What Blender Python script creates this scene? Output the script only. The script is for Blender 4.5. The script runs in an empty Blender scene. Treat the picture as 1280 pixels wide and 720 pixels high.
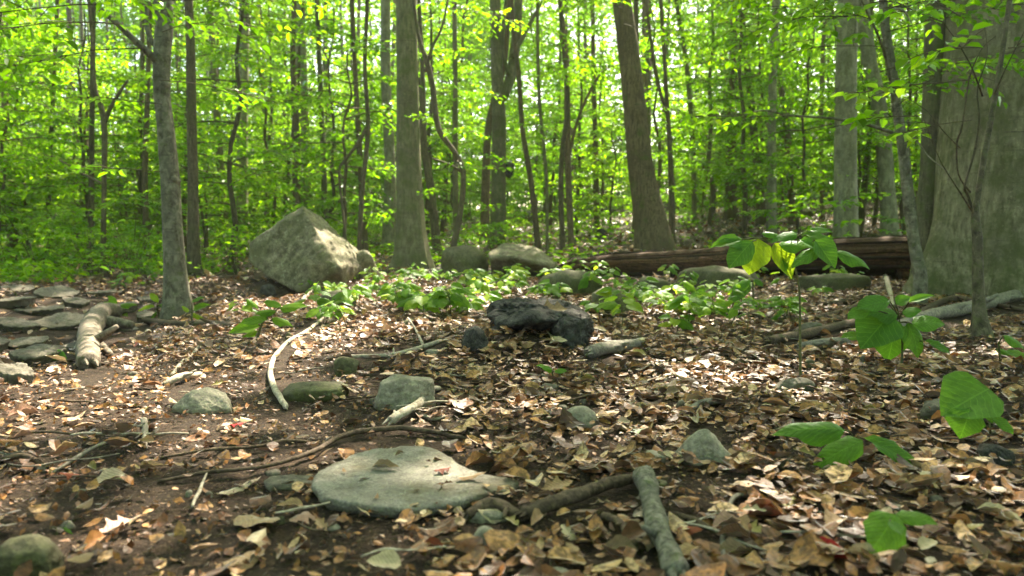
import bpy, bmesh, math, random
import numpy as np
from mathutils import Vector, Matrix
rnd = random.Random(7)
rng = np.random.default_rng(11)
sc = bpy.context.scene
C = sc.collection

# ------------------------------------------------------------------ camera, sky, sun, exposure
FPX = 900.0
CAM_Z = 0.65
PITCH = math.atan(70 / FPX)
cam = bpy.data.cameras.new('camera'); camo = bpy.data.objects.new('camera', cam); C.objects.link(camo)
cam.sensor_width = 36; cam.lens = 36 * FPX / 1280
cam.clip_start = 0.05; cam.clip_end = 600
camo.location = (0, 0, CAM_Z); camo.rotation_euler = (math.pi / 2 - PITCH, 0, 0)
cam.dof.use_dof = True; cam.dof.focus_distance = 3.0; cam.dof.aperture_fstop = (cam.lens / 1000) / 0.009
sc.camera = camo
SUN_EL, SUN_AZ = math.radians(52), math.radians(20)      # azimuth from +Y towards +X
SUN = Vector((math.sin(SUN_AZ) * math.cos(SUN_EL), math.cos(SUN_AZ) * math.cos(SUN_EL), math.sin(SUN_EL)))
w = bpy.data.worlds.new('World'); sc.world = w; w.use_nodes = True
nt = w.node_tree; nt.nodes.clear()
sky = nt.nodes.new('ShaderNodeTexSky'); sky.sky_type = 'NISHITA'; sky.sun_disc = False
sky.sun_elevation = SUN_EL; sky.sun_rotation = SUN_AZ; sky.dust_density = 3.0; sky.air_density = 0.8
bg = nt.nodes.new('ShaderNodeBackground'); bg.inputs['Strength'].default_value = 0.15
wo = nt.nodes.new('ShaderNodeOutputWorld')
nt.links.new(sky.outputs[0], bg.inputs[0]); nt.links.new(bg.outputs[0], wo.inputs[0])
sl = bpy.data.lights.new('sun', 'SUN'); slo = bpy.data.objects.new('sun', sl); C.objects.link(slo)
sl.energy = 5.0; sl.angle = math.radians(0.5); sl.color = (1.0, 0.95, 0.86)
slo.rotation_euler = SUN.to_track_quat('Z', 'Y').to_euler(); slo.location = (0, 0, 40)
sc.view_settings.view_transform = 'Standard'; sc.view_settings.look = 'None'
sc.view_settings.exposure = 2.45; sc.view_settings.gamma = 1.0
sc.view_settings.use_white_balance = True; sc.view_settings.white_balance_temperature = 7450; sc.view_settings.white_balance_tint = 9
sc.cycles.max_bounces = 8; sc.cycles.diffuse_bounces = 5; sc.cycles.glossy_bounces = 2
sc.cycles.transmission_bounces = 5; sc.cycles.transparent_max_bounces = 4
sc.cycles.sample_clamp_indirect = 6

# ------------------------------------------------------------------ terrain
_w = np.random.default_rng(3)
_DIR = [(a, p) for a, p in zip(_w.uniform(0, 6.28, 40), _w.uniform(0, 6.28, 40))]
def wav(x, y, lam, k0, n=6):
    s = 0
    for i in range(n):
        a, p = _DIR[(k0 + i) % 40]
        f = 6.283 / (lam * (0.7 + 0.12 * i))
        s = s + np.sin((x * math.cos(a) + y * math.sin(a)) * f + p)
    return s / n
def H(x, y):
    x = np.asarray(x, float); y = np.asarray(y, float)
    side = np.clip(0.5 + x / np.maximum(y, 4) * 1.3, 0, 1); side = side * side * (3 - 2 * side)
    t = np.clip(y - 8, 0, 70)
    rise = (0.014 + 0.062 * side) * t * np.minimum(t / 6, 1)
    z = rise + 0.07 * wav(x, y, 4.5, 0) * np.clip((y - 1) / 4, 0, 1) + 0.018 * wav(x, y, 0.9, 7) + 0.006 * wav(x, y, 0.28, 15)
    z = z + 0.06 * np.exp(-((x - 0.04) ** 2 / 0.07 + (y - 3.75) ** 2 / 0.06))
    z = z + 0.10 * np.exp(-((x - 0.1) ** 2 / 0.7 + (y - 4.1) ** 2 / 0.35))
    z = z - 0.22 * np.exp(-((x + 3.6) ** 2 / 1.8 + (y - 5.6) ** 2 / 3.0))
    z = z - 0.42 * np.exp(-((x + 2.55) ** 2 / 0.10 + (y - 8.35) ** 2 / 0.13))
    z = z + 0.25 * wav(x, y, 14, 22) * np.clip((y - 14) / 25, 0, 1)
    r0 = np.exp(-(x ** 2 + y ** 2) / 0.5)
    return z * (1 - r0)
def h1(x, y): return float(H(x, y))
def ray(px, py):
    a = (px - 640) / FPX; b = (360 - py) / FPX
    c, s = math.cos(PITCH), math.sin(PITCH)
    return Vector((a, c + b * s, b * c - s))           # depth along the view axis = 1
def P(px, py, d):                                        # point at distance d along the view axis
    return Vector((0, 0, CAM_Z)) + ray(px, py) * d
def G(px, py):                                           # where a line of sight meets the ground
    r = ray(px, py); t = 0.6; prev = t
    while t < 90:
        p = Vector((0, 0, CAM_Z)) + r * t
        if p.z < h1(p.x, p.y):
            lo, hi = prev, t
            for _ in range(18):
                m = (lo + hi) / 2; q = Vector((0, 0, CAM_Z)) + r * m
                if q.z < h1(q.x, q.y): hi = m
                else: lo = m
            return Vector((0, 0, CAM_Z)) + r * hi
        prev = t; t *= 1.03
    return Vector((0, 0, CAM_Z)) + r * 90
def depth(p): return p.y * math.cos(PITCH) - (p.z - CAM_Z) * math.sin(PITCH)
def proj(p):
    d = depth(p); c, s = math.cos(PITCH), math.sin(PITCH)
    return 640 + p.x / d * FPX, 360 - (p.y * s + (p.z - CAM_Z) * c) / d * FPX
def onground(px, d):                                     # ground point in column px at distance d
    x = (px - 640) / FPX * d
    y = d / math.cos(PITCH)
    for _ in range(3):
        z = h1(x, y); y = (d + (z - CAM_Z) * math.sin(PITCH)) / math.cos(PITCH)
    return Vector((x, y, h1(x, y)))

# ------------------------------------------------------------------ materials
MATS = {}
def new_mat(name):
    m = bpy.data.materials.new(name); m.use_nodes = True; MATS[name] = m
    t = m.node_tree; t.nodes.clear()
    return m, t, t.nodes.new('ShaderNodeOutputMaterial')
def N(t, typ, **kw):
    n = t.nodes.new(typ)
    for k, v in kw.items():
        if k.startswith('_'): setattr(n, k[1:], v)
        else: n.inputs[k].default_value = v
    return n
def rgb(c): return (c[0], c[1], c[2], 1)
def ramp(t, stops, fac):
    r = t.nodes.new('ShaderNodeValToRGB'); e = r.color_ramp.elements
    while len(e) < len(stops): e.new(0.5)
    for q, (p, c) in zip(e, stops): q.position = p; q.color = rgb(c)
    t.links.new(fac, r.inputs[0]); return r.outputs[0]
def mix(t, fac, a, b, mode='MIX'):
    n = t.nodes.new('ShaderNodeMix'); n.data_type = 'RGBA'; n.blend_type = mode
    for s, v in ((0, fac), (6, a), (7, b)):
        if hasattr(v, 'links'): t.links.new(v, n.inputs[s])
        else: n.inputs[s].default_value = v if s == 0 else rgb(v)
    return n.outputs[2]
def coords(t, stretch=(1, 1, 1), kind='Object'):
    tc = t.nodes.new('ShaderNodeTexCoord'); mp = N(t, 'ShaderNodeMapping', Scale=stretch)
    t.links.new(tc.outputs[kind], mp.inputs[0]); return mp.outputs[0]
def noise(t, vec, scale, detail=4, rough=0.6, dist=0.0):
    n = N(t, 'ShaderNodeTexNoise', Scale=scale, Detail=detail, Roughness=rough, Distortion=dist)
    t.links.new(vec, n.inputs['Vector']); return n.outputs[0]
def finish(t, out, col, bumps, rough=0.85, spec=0.3):
    b = N(t, 'ShaderNodeBsdfPrincipled', Roughness=rough)
    b.inputs['Specular IOR Level'].default_value = spec
    t.links.new(col, b.inputs['Base Color'])
    prev = None
    for hgt, strength, dist in bumps:
        n = N(t, 'ShaderNodeBump', Strength=strength, Distance=dist); t.links.new(hgt, n.inputs['Height'])
        if prev: t.links.new(prev, n.inputs['Normal'])
        prev = n.outputs[0]
    if prev: t.links.new(prev, b.inputs['Normal'])
    t.links.new(b.outputs[0], out.inputs[0]); return b
def bark(name, dark, light, moss=(0.09, 0.11, 0.035), mossy=0.45, stretch=(9, 9, 1.6), bump=0.5, blotch=1.3, low=0.0):
    m, t, o = new_mat(name)
    v = coords(t, stretch); v2 = coords(t)
    f = noise(t, v, 3.0, 6, 0.65, 0.4); g = noise(t, v2, blotch, 4, 0.6)
    bands = noise(t, coords(t, (1.2, 1.2, 22)), 2.0, 3, 0.6)
    c = ramp(t, [(0.36, dark), (0.62, light)], f)
    c = mix(t, ramp(t, [(0.47, (0, 0, 0)), (0.60, (.8, .8, .8))], g), c, [q * 0.5 for q in light])
    spk = noise(t, coords(t), 30, 4, 0.75)
    c = mix(t, ramp(t, [(0.57, (0, 0, 0)), (0.66, (.55, .55, .55))], spk), c, [min(1, q * 1.35) for q in light])
    c = mix(t, ramp(t, [(0.34, (.6, .6, .6)), (0.43, (0, 0, 0))], spk), c, [q * .6 for q in dark])
    c = mix(t, ramp(t, [(0.60, (0, 0, 0)), (0.70, (.5, .5, .5))], bands), c, [q * 0.7 for q in dark])
    g2 = noise(t, v2, blotch * 2.7, 5, 0.7)
    c = mix(t, ramp(t, [(0.62 - mossy * 0.3, (0, 0, 0)), (0.75 - mossy * 0.2, (.8, .8, .8))], g2), c, moss)
    if low:                                              # moss that climbs from the foot of the trunk
        sx = t.nodes.new('ShaderNodeSeparateXYZ'); tc = t.nodes.new('ShaderNodeTexCoord'); t.links.new(tc.outputs['Object'], sx.inputs[0])
        a = N(t, 'ShaderNodeMapRange'); a.inputs[1].default_value = 0.0; a.inputs[2].default_value = low
        a.inputs[3].default_value = 0.75; a.inputs[4].default_value = 0; t.links.new(sx.outputs[2], a.inputs[0])
        mm = t.nodes.new('ShaderNodeMath'); mm.operation = 'MULTIPLY'; t.links.new(a.outputs[0], mm.inputs[0])
        t.links.new(ramp(t, [(0.35, (0, 0, 0)), (0.6, (1, 1, 1))], g2), mm.inputs[1])
        c = mix(t, mm.outputs[0], c, (0.055, 0.07, 0.015))
    inf = t.nodes.new('ShaderNodeObjectInfo')
    c = mix(t, 1.0, c, ramp(t, [(0, (.8, .8, .8)), (1, (1.1, 1.08, 1.05))], inf.outputs['Random']), 'MULTIPLY')
    finish(t, o, c, [(f, bump, 0.012), (g2, 0.4, 0.02)], 0.85, 0.25)
    return m
def stone(name, dark, light, moss=(0.09, 0.115, 0.05), mossy=0.4, bump=0.6, scale=1.0, rough=0.8, lichen=0.0):
    m, t, o = new_mat(name); v = coords(t)
    f = noise(t, v, 9 * scale, 8, 0.7); g = noise(t, v, 2.6 * scale, 5, 0.6); s = noise(t, v, 60 * scale, 3, 0.7)
    c = ramp(t, [(0.36, dark), (0.64, light)], f)
    c = mix(t, ramp(t, [(0.62 - 0.3 * mossy, (0, 0, 0)), (0.74 - 0.2 * mossy, (.85, .85, .85))], g), c, moss)
    c = mix(t, ramp(t, [(0.35, (.65, .65, .65)), (0.65, (0, 0, 0))], s), c, [q * .5 for q in dark])
    if lichen:
        lc = noise(t, v, 13 * scale, 5, .75, .6)
        c = mix(t, ramp(t, [(0.58, (0, 0, 0)), (0.66, (lichen,) * 3)], lc), c, (0.37, 0.36, 0.25))
        ck = N(t, 'ShaderNodeTexVoronoi', Scale=4 * scale); ck.feature = 'DISTANCE_TO_EDGE'; t.links.new(mix(t, .25, v, noise(t, v, 4 * scale, 4, .7)), ck.inputs['Vector'])
        c = mix(t, ramp(t, [(0.0, (.5, .5, .5)), (0.035, (0, 0, 0))], ck.outputs[0]), c, [q * .45 for q in dark])
    inf = t.nodes.new('ShaderNodeObjectInfo')
    c = mix(t, 1.0, c, ramp(t, [(0, (.82, .82, .8)), (1, (1.12, 1.12, 1.1))], inf.outputs['Random']), 'MULTIPLY')
    finish(t, o, c, [(f, bump, 0.02), (s, 0.6, 0.004)], rough, 0.05 if rough > .9 else 0.25)
    return m
def leafmat(name, stops, trans, tfac=0.5, source='tint', gloss=0.35, veins=False, vary=0.0):
    m, t, o = new_mat(name)
    if source == 'tint':
        a = t.nodes.new('ShaderNodeAttribute'); a.attribute_name = 'tint'; fac = a.outputs['Fac']
        inf = t.nodes.new('ShaderNodeObjectInfo')
        mm = t.nodes.new('ShaderNodeMath'); mm.operation = 'MULTIPLY_ADD'; mm.inputs[1].default_value = vary; t.links.new(inf.outputs['Random'], mm.inputs[0]); t.links.new(fac, mm.inputs[2]); fac = mm.outputs[0]
    else:
        inf = t.nodes.new('ShaderNodeObjectInfo'); fac = inf.outputs['Random']
    c = ramp(t, stops, fac)
    if veins:
        v = coords(t); f = noise(t, v, 3.5, 5, 0.65)
        c = mix(t, ramp(t, [(0.35, (0.0,) * 3), (0.75, (0.7,) * 3)], f), c, [q * .45 for q in stops[0][1]])
    vein = None
    if source == 'rand':
        tc = t.nodes.new('ShaderNodeTexCoord'); sx = t.nodes.new('ShaderNodeSeparateXYZ'); t.links.new(tc.outputs['Object'], sx.inputs[0])
        def ma(op, a, b=None, c_=None):
            n_ = t.nodes.new('ShaderNodeMath'); n_.operation = op
            for i_, v_ in enumerate((a, b, c_)):
                if v_ is None: continue
                if hasattr(v_, 'links'): t.links.new(v_, n_.inputs[i_])
                else: n_.inputs[i_].default_value = v_
            return n_.outputs[0]
        ax = ma('ABSOLUTE', sx.outputs[0]); k = ma('MULTIPLY_ADD', ax, -.75, sx.outputs[1]); k = ma('MULTIPLY_ADD', noise(t, coords(t), 4.0, 3, .6), .16, k); k = ma('PINGPONG', k, .062)
        side_ = ma('LESS_THAN', k, .006); mid = ma('LESS_THAN', ax, .014); vein = ma('MAXIMUM', side_, mid)
        mot = noise(t, coords(t), 5.0, 6, .7); rough_ = ma('MULTIPLY_ADD', k, 9.0, mot)
        c = mix(t, ramp(t, [(.4, (.45, .45, .45)), (.62, (0, 0, 0))], mot), c, [q * .6 for q in stops[0][1]])
        c = mix(t, ma('MULTIPLY', vein, .28), c, [min(1, q * 1.6 + .02) for q in stops[-1][1]])
    elif name == 'litter':
        mot = noise(t, coords(t), 70, 4, .7)
        c = mix(t, ramp(t, [(.42, (.75, .75, .75)), (.58, (0, 0, 0))], mot), c, (.05, .028, .015)); rough_ = mot
    d = t.nodes.new('ShaderNodeBsdfDiffuse'); tr = t.nodes.new('ShaderNodeBsdfTranslucent'); gl = N(t, 'ShaderNodeBsdfGlossy', Roughness=0.38)
    gl.inputs['Color'].default_value = (.9, .95, 1, 1)
    t.links.new(c, d.inputs[0])
    t.links.new(mix(t, 1.0, c, trans, 'MULTIPLY'), tr.inputs[0])
    if source == 'rand' or name == 'litter':
        bm_ = N(t, 'ShaderNodeBump', Strength=.8 if name == 'litter' else .5, Distance=.004 if name == 'litter' else .003); t.links.new(rough_, bm_.inputs['Height'])
        for n_ in (d, tr, gl): t.links.new(bm_.outputs[0], n_.inputs['Normal'])
    m1 = N(t, 'ShaderNodeMixShader', Fac=tfac); t.links.new(d.outputs[0], m1.inputs[1]); t.links.new(tr.outputs[0], m1.inputs[2])
    fr = N(t, 'ShaderNodeFresnel', IOR=1.35)
    mg = t.nodes.new('ShaderNodeMath'); mg.operation = 'MULTIPLY'; mg.inputs[1].default_value = gloss; t.links.new(fr.outputs[0], mg.inputs[0])
    m2 = t.nodes.new('ShaderNodeMixShader'); t.links.new(mg.outputs[0], m2.inputs[0]); t.links.new(m1.outputs[0], m2.inputs[1]); t.links.new(gl.outputs[0], m2.inputs[2])
    t.links.new(m2.outputs[0], o.inputs[0]); return m

GREENS = [(0.0, (0.050, 0.115, 0.008)), (0.45, (0.095, 0.18, 0.011)), (0.8, (0.15, 0.24, 0.014)), (1.0, (0.24, 0.30, 0.022))]
M_CROWN = leafmat('leaf_green', GREENS, (2.0, 2.5, 1.0), 0.6, vary=0.4, gloss=.25)
M_COVER = leafmat('leaf_cover', [(0, (0.075, 0.17, 0.02)), (.6, (0.13, 0.25, 0.03)), (1, (0.21, 0.31, 0.03))], (1.9, 2.2, .9), 0.5, source='rand', gloss=0.22)
M_SEED = leafmat('leaf_seedling', [(0, (0.075, 0.185, 0.03)), (1, (0.13, 0.27, 0.04))], (2.0, 2.1, .9), 0.5, source='rand', gloss=0.3)
M_YELL = leafmat('leaf_yellow_green', [(0, (0.22, 0.36, 0.03)), (1, (0.32, 0.44, 0.04))], (1.8, 1.75, 0.9), 0.6, source='rand', gloss=0.3)
LIT = [(0, (0.055, 0.026, 0.014)), (.2, (0.14, 0.056, 0.022)), (.4, (0.28, 0.115, 0.038)), (.64, (0.37, 0.175, 0.058)), (.84, (0.50, 0.28, 0.11)), (1, (0.68, 0.49, 0.28))]
M_LITTER = leafmat('litter', LIT, (1.2, 1.0, 0.8), 0.12, gloss=0.7)
DRY = {'tan': (0.40, 0.25, 0.13), 'pale straw coloured': (0.55, 0.43, 0.27), 'orange brown': (0.36, 0.16, 0.055), 'dark brown': (0.14, 0.066, 0.032),
       'grey brown': (0.25, 0.165, 0.095), 'yellowish olive': (0.27, 0.22, 0.07), 'pinkish tan': (0.43, 0.25, 0.18), 'bleached whitish': (0.58, 0.43, 0.30),
       'bright red': (0.42, 0.03, 0.03), 'rust red': (0.26, 0.065, 0.03), 'dull green': (0.10, 0.15, 0.05)}
M_DRY = {}
for k, c in DRY.items():
    M_DRY[k] = leafmat('dry_leaf_' + k.replace(' ', '_'), [(0, [q * .8 for q in c]), (1, [q * 1.15 for q in c])], (1.1, 1, .8), 0.12, source='rand', gloss=0.55, veins=True)

def soil_mat():
    m, t, o = new_mat('forest_soil'); v = coords(t)
    a = noise(t, v, 3.0, 6, 0.65); b = noise(t, v, 28, 6, 0.75); c3 = noise(t, v, 120, 4, 0.7); big = noise(t, v, 0.7, 3, 0.5)
    c = ramp(t, [(0.3, (0.014, 0.008, 0.005)), (0.5, (0.042, 0.024, 0.014)), (0.68, (0.105, 0.064, 0.038))], b)
    c = mix(t, ramp(t, [(0.42, (0, 0, 0)), (0.6, (.7, .7, .7))], a), c, (0.038, 0.025, 0.016))
    vo = N(t, 'ShaderNodeTexVoronoi', Scale=26); vo.inputs['Randomness'].default_value = 1; t.links.new(v, vo.inputs['Vector'])
    c = mix(t, ramp(t, [(0.0, (.8, .8, .8)), (0.25, (0, 0, 0))], noise(t, vo.outputs['Color'], 1.0, 0)), c, (0.2, 0.13, 0.075))
    crumbs = N(t, 'ShaderNodeTexVoronoi', Scale=75); t.links.new(v, crumbs.inputs['Vector'])
    c = mix(t, ramp(t, [(0.12, (.55, .55, .55)), (0.3, (0, 0, 0))], crumbs.outputs[0]), c, (0.25, 0.17, 0.10))
    far = t.nodes.new('ShaderNodeAttribute'); far.attribute_name = 'green'     # low growth covers the ground far off
    c = mix(t, far.outputs['Fac'], c, (0.045, 0.075, 0.018))
    finish(t, o, c, [(a, 0.8, 0.05), (b, 1.0, 0.035), (c3, 0.9, 0.008), (crumbs.outputs[0], -0.5 if False else 0.5, 0.008)], 0.9, 0.25)
    return m
M_SOIL = soil_mat()
M_BEECH = bark('bark_beech', (0.10, 0.088, 0.055), (0.23, 0.205, 0.13), mossy=.6, low=0.0)
M_GIANT = bark('bark_giant_beech', (0.12, 0.10, 0.06), (0.34, 0.295, 0.19), moss=(0.11, 0.115, 0.045), mossy=0.6, stretch=(7, 7, 1.5), bump=1.0, blotch=1.6, low=0.75)
M_BROWN = bark('bark_brown', (0.075, 0.054, 0.034), (0.21, 0.155, 0.10), mossy=0.25, stretch=(16, 16, 1.6), bump=0.9)
M_DARK = bark('bark_dark', (0.06, 0.046, 0.03), (0.17, 0.135, 0.09), mossy=0.35, stretch=(14, 14, 2), bump=0.8)
M_PALE = bark('bark_pale', (0.14, 0.13, 0.09), (0.32, 0.30, 0.22), mossy=0.25, stretch=(4, 4, 1.5), bump=0.3)
M_PATCHY = bark('bark_patchy_grey', (0.06, 0.05, 0.036), (0.26, 0.24, 0.185), mossy=0.3, stretch=(5, 5, 3), bump=0.8, blotch=5)
M_STICK = bark('stick_brown', (0.045, 0.03, 0.02), (0.15, 0.105, 0.07), mossy=0.1, stretch=(20, 20, 20), bump=0.6)
M_GSTICK = bark('stick_grey', (0.10, 0.09, 0.075), (0.30, 0.27, 0.22), mossy=0.15, stretch=(14, 14, 14), bump=0.6, blotch=6)
M_PSTICK = bark('stick_pale', (0.26, 0.21, 0.16), (0.55, 0.48, 0.39), mossy=0.0, stretch=(14, 14, 14), bump=0.5, blotch=9)
M_STUB = bark('stub_brown_grey', (0.09, 0.07, 0.052), (0.34, 0.28, 0.215), mossy=0.1, stretch=(14, 14, 6), bump=0.9, blotch=8)
M_LSTICK = bark('stick_lichen_grey_green', (0.06, 0.055, 0.042), (0.27, 0.255, 0.20), mossy=0.3, stretch=(22, 22, 9), bump=1.0, blotch=12)
M_ROT = bark('rotten_wood', (0.022, 0.012, 0.008), (0.15, 0.08, 0.048), mossy=0.0, stretch=(1.1, 16, 16), bump=1.0)
M_ROT2 = bark('rotten_wood_red', (0.03, 0.015, 0.009), (0.19, 0.095, 0.055), mossy=0.0, stretch=(1.4, 30, 30), bump=1.0)
M_ROCK = stone('boulder_stone', (0.10, 0.084, 0.052), (0.42, 0.365, 0.25), moss=(0.12, 0.12, 0.045), mossy=0.6, scale=1.0, bump=1.0, lichen=0.7)
M_GREY = stone('grey_green_stone', (0.19, 0.168, 0.125), (0.40, 0.36, 0.28), moss=(0.24, 0.215, 0.14), mossy=0.3, bump=0.5, scale=1.4, rough=0.75, lichen=.25)
M_MOSS = stone('mossy_stone', (0.09, 0.08, 0.05), (0.22, 0.195, 0.13), moss=(0.11, 0.115, 0.035), mossy=0.8, scale=1.2, lichen=0.3)
M_BLACK = stone('charcoal_stone', (0.025, 0.024, 0.023), (0.16, 0.152, 0.145), moss=(0.06, 0.06, 0.055), mossy=0.3, bump=1.0, scale=2.6, rough=0.97)
M_BED = stone('stream_stone', (0.085, 0.072, 0.055), (0.27, 0.235, 0.19), moss=(0.08, 0.07, 0.04), mossy=0.5, scale=1.2)
M_STEM = bark('green_brown_stem', (0.06, 0.06, 0.025), (0.14, 0.14, 0.06), mossy=0.2, stretch=(30, 30, 30), bump=0.3)

# ------------------------------------------------------------------ mesh helpers
def fast_mesh(name, V, F, mats, tint=None, smooth=False):
    V = np.asarray(V, np.float32); F = np.asarray(F, np.int32)
    me = bpy.data.meshes.new(name); n, k = F.shape
    me.vertices.add(len(V)); me.vertices.foreach_set('co', V.ravel())
    me.loops.add(n * k); me.loops.foreach_set('vertex_index', F.ravel())
    me.polygons.add(n); me.polygons.foreach_set('loop_start', np.arange(0, n * k, k, dtype=np.int32))
    me.polygons.foreach_set('use_smooth', np.full(n, smooth))
    if tint is not None:
        a = me.attributes.new('tint', 'FLOAT', 'FACE'); a.data.foreach_set('value', np.asarray(tint, np.float32))
    me.materials.append(mats); me.update(calc_edges=True); return me
def mesh(name, V, F, m, smooth=True):
    me = bpy.data.meshes.new(name); me.from_pydata([tuple(v) for v in V], [], F); me.materials.append(m)
    if smooth: me.polygons.foreach_set('use_smooth', [True] * len(me.polygons))
    me.update(); return me
def link(name, data, parent=None, loc=None):
    o = bpy.data.objects.new(name, data); C.objects.link(o)
    if parent: o.parent = parent
    if loc is not None: o.location = loc
    return o
def tag(o, label, cat, group=None):
    o['label'] = label; o['category'] = cat
    if group: o['group'] = group
    return o
def thing(name, label, cat, loc, group=None):
    return tag(link(name, None, None, loc), label, cat, group)
def tube(pts, radii, seg=10, rough=0.0, seed=0, lobes=None, cap=True):
    """one tapering tube along a path; radius varied round the ring by smooth noise"""
    r = random.Random(seed); pts = [Vector(p) for p in pts]; n = len(pts)
    ph = [r.uniform(0, 6.28) for _ in range(6)]
    V, F = [], []
    t0 = (pts[1] - pts[0]).normalized(); up = Vector((0, 1, 0)) if abs(t0.y) < .9 else Vector((1, 0, 0))
    nx = t0.cross(up).normalized()
    for i, p in enumerate(pts):
        t = (pts[min(i + 1, n - 1)] - pts[max(i - 1, 0)]).normalized()
        nx = (nx - t * nx.dot(t)).normalized(); ny = t.cross(nx)
        for k in range(seg):
            a = 6.28318 * k / seg
            m = 1 + rough * (math.sin(2 * a + ph[0] + i * .5) + math.sin(3 * a + ph[1] - i * .8) + .7 * math.sin(5 * a + ph[2] + i * 1.3)) / 2 + rough * .5 * r.uniform(-1, 1)
            if lobes: m *= lobes(i, a)
            V.append(p + (nx * math.cos(a) + ny * math.sin(a)) * radii[i] * m)
        if i:
            b = i * seg
            for k in range(seg): F.append((b - seg + k, b - seg + (k + 1) % seg, b + (k + 1) % seg, b + k))
    if cap:
        F.append(tuple(range(seg))[::-1]); F.append(tuple(range((n - 1) * seg, n * seg)))
    return V, F
def join(parts):
    V, F = [], []
    for v, f in parts:
        b = len(V); V += list(v); F += [tuple(i + b for i in q) for q in f]
    return V, F
def smooth_path(pts, radii, sub=4):
    """Catmull-Rom through the points"""
    P_, R_ = [], []; n = len(pts)
    for i in range(n - 1):
        p0, p1, p2, p3 = pts[max(i - 1, 0)], pts[i], pts[i + 1], pts[min(i + 2, n - 1)]
        for s in range(sub):
            t = s / sub
            P_.append(0.5 * ((2 * p1) + (p2 - p0) * t + (2 * p0 - 5 * p1 + 4 * p2 - p3) * t * t + (3 * p1 - p0 - 3 * p2 + p3) * t ** 3))
            R_.append(radii[i] * (1 - t) + radii[i + 1] * t)
    P_.append(pts[-1]); R_.append(radii[-1]); return P_, R_
def leaves(pos, dirs, nrm, length, width):
    """many six-cornered leaves, each two quads folded at the midrib"""
    pos = np.asarray(pos); d = np.asarray(dirs, float); d = d / np.linalg.norm(d, axis=1)[:, None]
    nn = np.asarray(nrm, float); s = np.cross(d, nn); s = s / (np.linalg.norm(s, axis=1)[:, None] + 1e-9); u = np.cross(s, d)
    L = np.asarray(length)[:, None]; W = np.asarray(width)[:, None]
    fold = 0.28 * W
    pts = [pos, pos + d * L * .28 + s * W * .42 + u * fold, pos + d * L * .68 + s * W * .46 + u * fold * .7, pos + d * L - u * L * .12,
           pos + d * L * .68 - s * W * .46 + u * fold * .7, pos + d * L * .28 - s * W * .42 + u * fold]
    V = np.stack(pts, 1).reshape(-1, 3); n = len(pos); b = np.arange(n)[:, None] * 6
    F = np.concatenate([b + np.array([[0, 1, 2, 3]]), b + np.array([[0, 3, 4, 5]])], 1).reshape(-1, 4)
    return V, F
def rock_mesh(name, pts, m, sub=5, p=14, amp=0.02, freq=5.0, seed=0, flat=(1, 1, 1)):
    """a stone: rounded convex body through the given corner points, roughened"""
    from mathutils import noise as mn
    bm = bmesh.new()
    for q in pts: bm.verts.new(q)
    bmesh.ops.convex_hull(bm, input=bm.verts)
    c = sum((Vector(q) for q in pts), Vector()) / len(pts)
    bm.normal_update()
    pl = []
    for f in bm.faces:
        if f.calc_area() < 1e-9: continue
        nn = f.normal; dd = nn.dot(f.verts[0].co - c)
        if dd < 0: nn, dd = -nn, -dd
        pl.append((*nn, max(dd, 1e-4)))
    bm.free(); pl = np.array(pl)
    bm = bmesh.new(); bmesh.ops.create_icosphere(bm, subdivisions=sub, radius=1)
    V = np.array([v.co[:] for v in bm.verts]) * np.array(flat)
    V = V / np.linalg.norm(V, axis=1)[:, None]
    q = np.maximum(V @ pl[:, :3].T, 0) / pl[:, 3][None]; p = p * 3.0
    r = 1 / (np.sum(q ** p, 1) ** (1 / p))
    off = Vector((seed * 7.3, seed * 3.1, seed * 1.7))
    for v, d, rr in zip(bm.verts, V, r):
        co = Vector(d) * rr
        s = co * freq + off
        co = co + Vector(d) * amp * (mn.noise(s * .45) * 1.8 + 1.2 * mn.noise(s) + .8 * (.4 - abs(mn.noise(s * 1.7))) + .6 * mn.noise(s * 2.9) + .35 * mn.noise(s * 6.1) + .2 * mn.noise(s * 13))
        v.co = co + c
    me = bpy.data.meshes.new(name); bm.to_mesh(me); bm.free(); me.materials.append(m)
    me.polygons.foreach_set('use_smooth', [True] * len(me.polygons)); me.update(); return me

# ------------------------------------------------------------------ ground
def ground():
    n = 420
    u = np.linspace(-5.3, 5.3, n); gx = 0.9 * np.sinh(u)
    v = np.linspace(-4.4, 5.35, n); gy = 2.0 + 0.9 * np.sinh(v)
    X, Y = np.meshgrid(gx, gy); Z = H(X, Y)
    near = np.exp(-((X) ** 2 + (Y - 2.5) ** 2) / 9)
    Z = Z + 0.004 * near * rng.uniform(-1, 1, X.shape)
    V = np.stack([X, Y, Z], -1).reshape(-1, 3)
    i = np.arange(n * n).reshape(n, n)
    F = np.stack([i[:-1, :-1], i[:-1, 1:], i[1:, 1:], i[1:, :-1]], -1).reshape(-1, 4)
    me = fast_mesh('ground', V, F, M_SOIL, smooth=True)
    g = np.clip((V[:, 1] - 9) / 10, 0, 1) * np.clip(0.75 - V[:, 0] / np.maximum(V[:, 1], 3) * 1.1, 0.25, 1) * (0.55 + .45 * wav(V[:, 0], V[:, 1], 3, 11))
    a = me.attributes.new('green', 'FLOAT', 'POINT'); a.data.foreach_set('value', np.clip(g, 0, .9).astype(np.float32))
    o = link('ground', me); o['kind'] = 'structure'; o['label'] = 'brown forest floor of soil rising gently into the wood'
ground()

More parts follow.
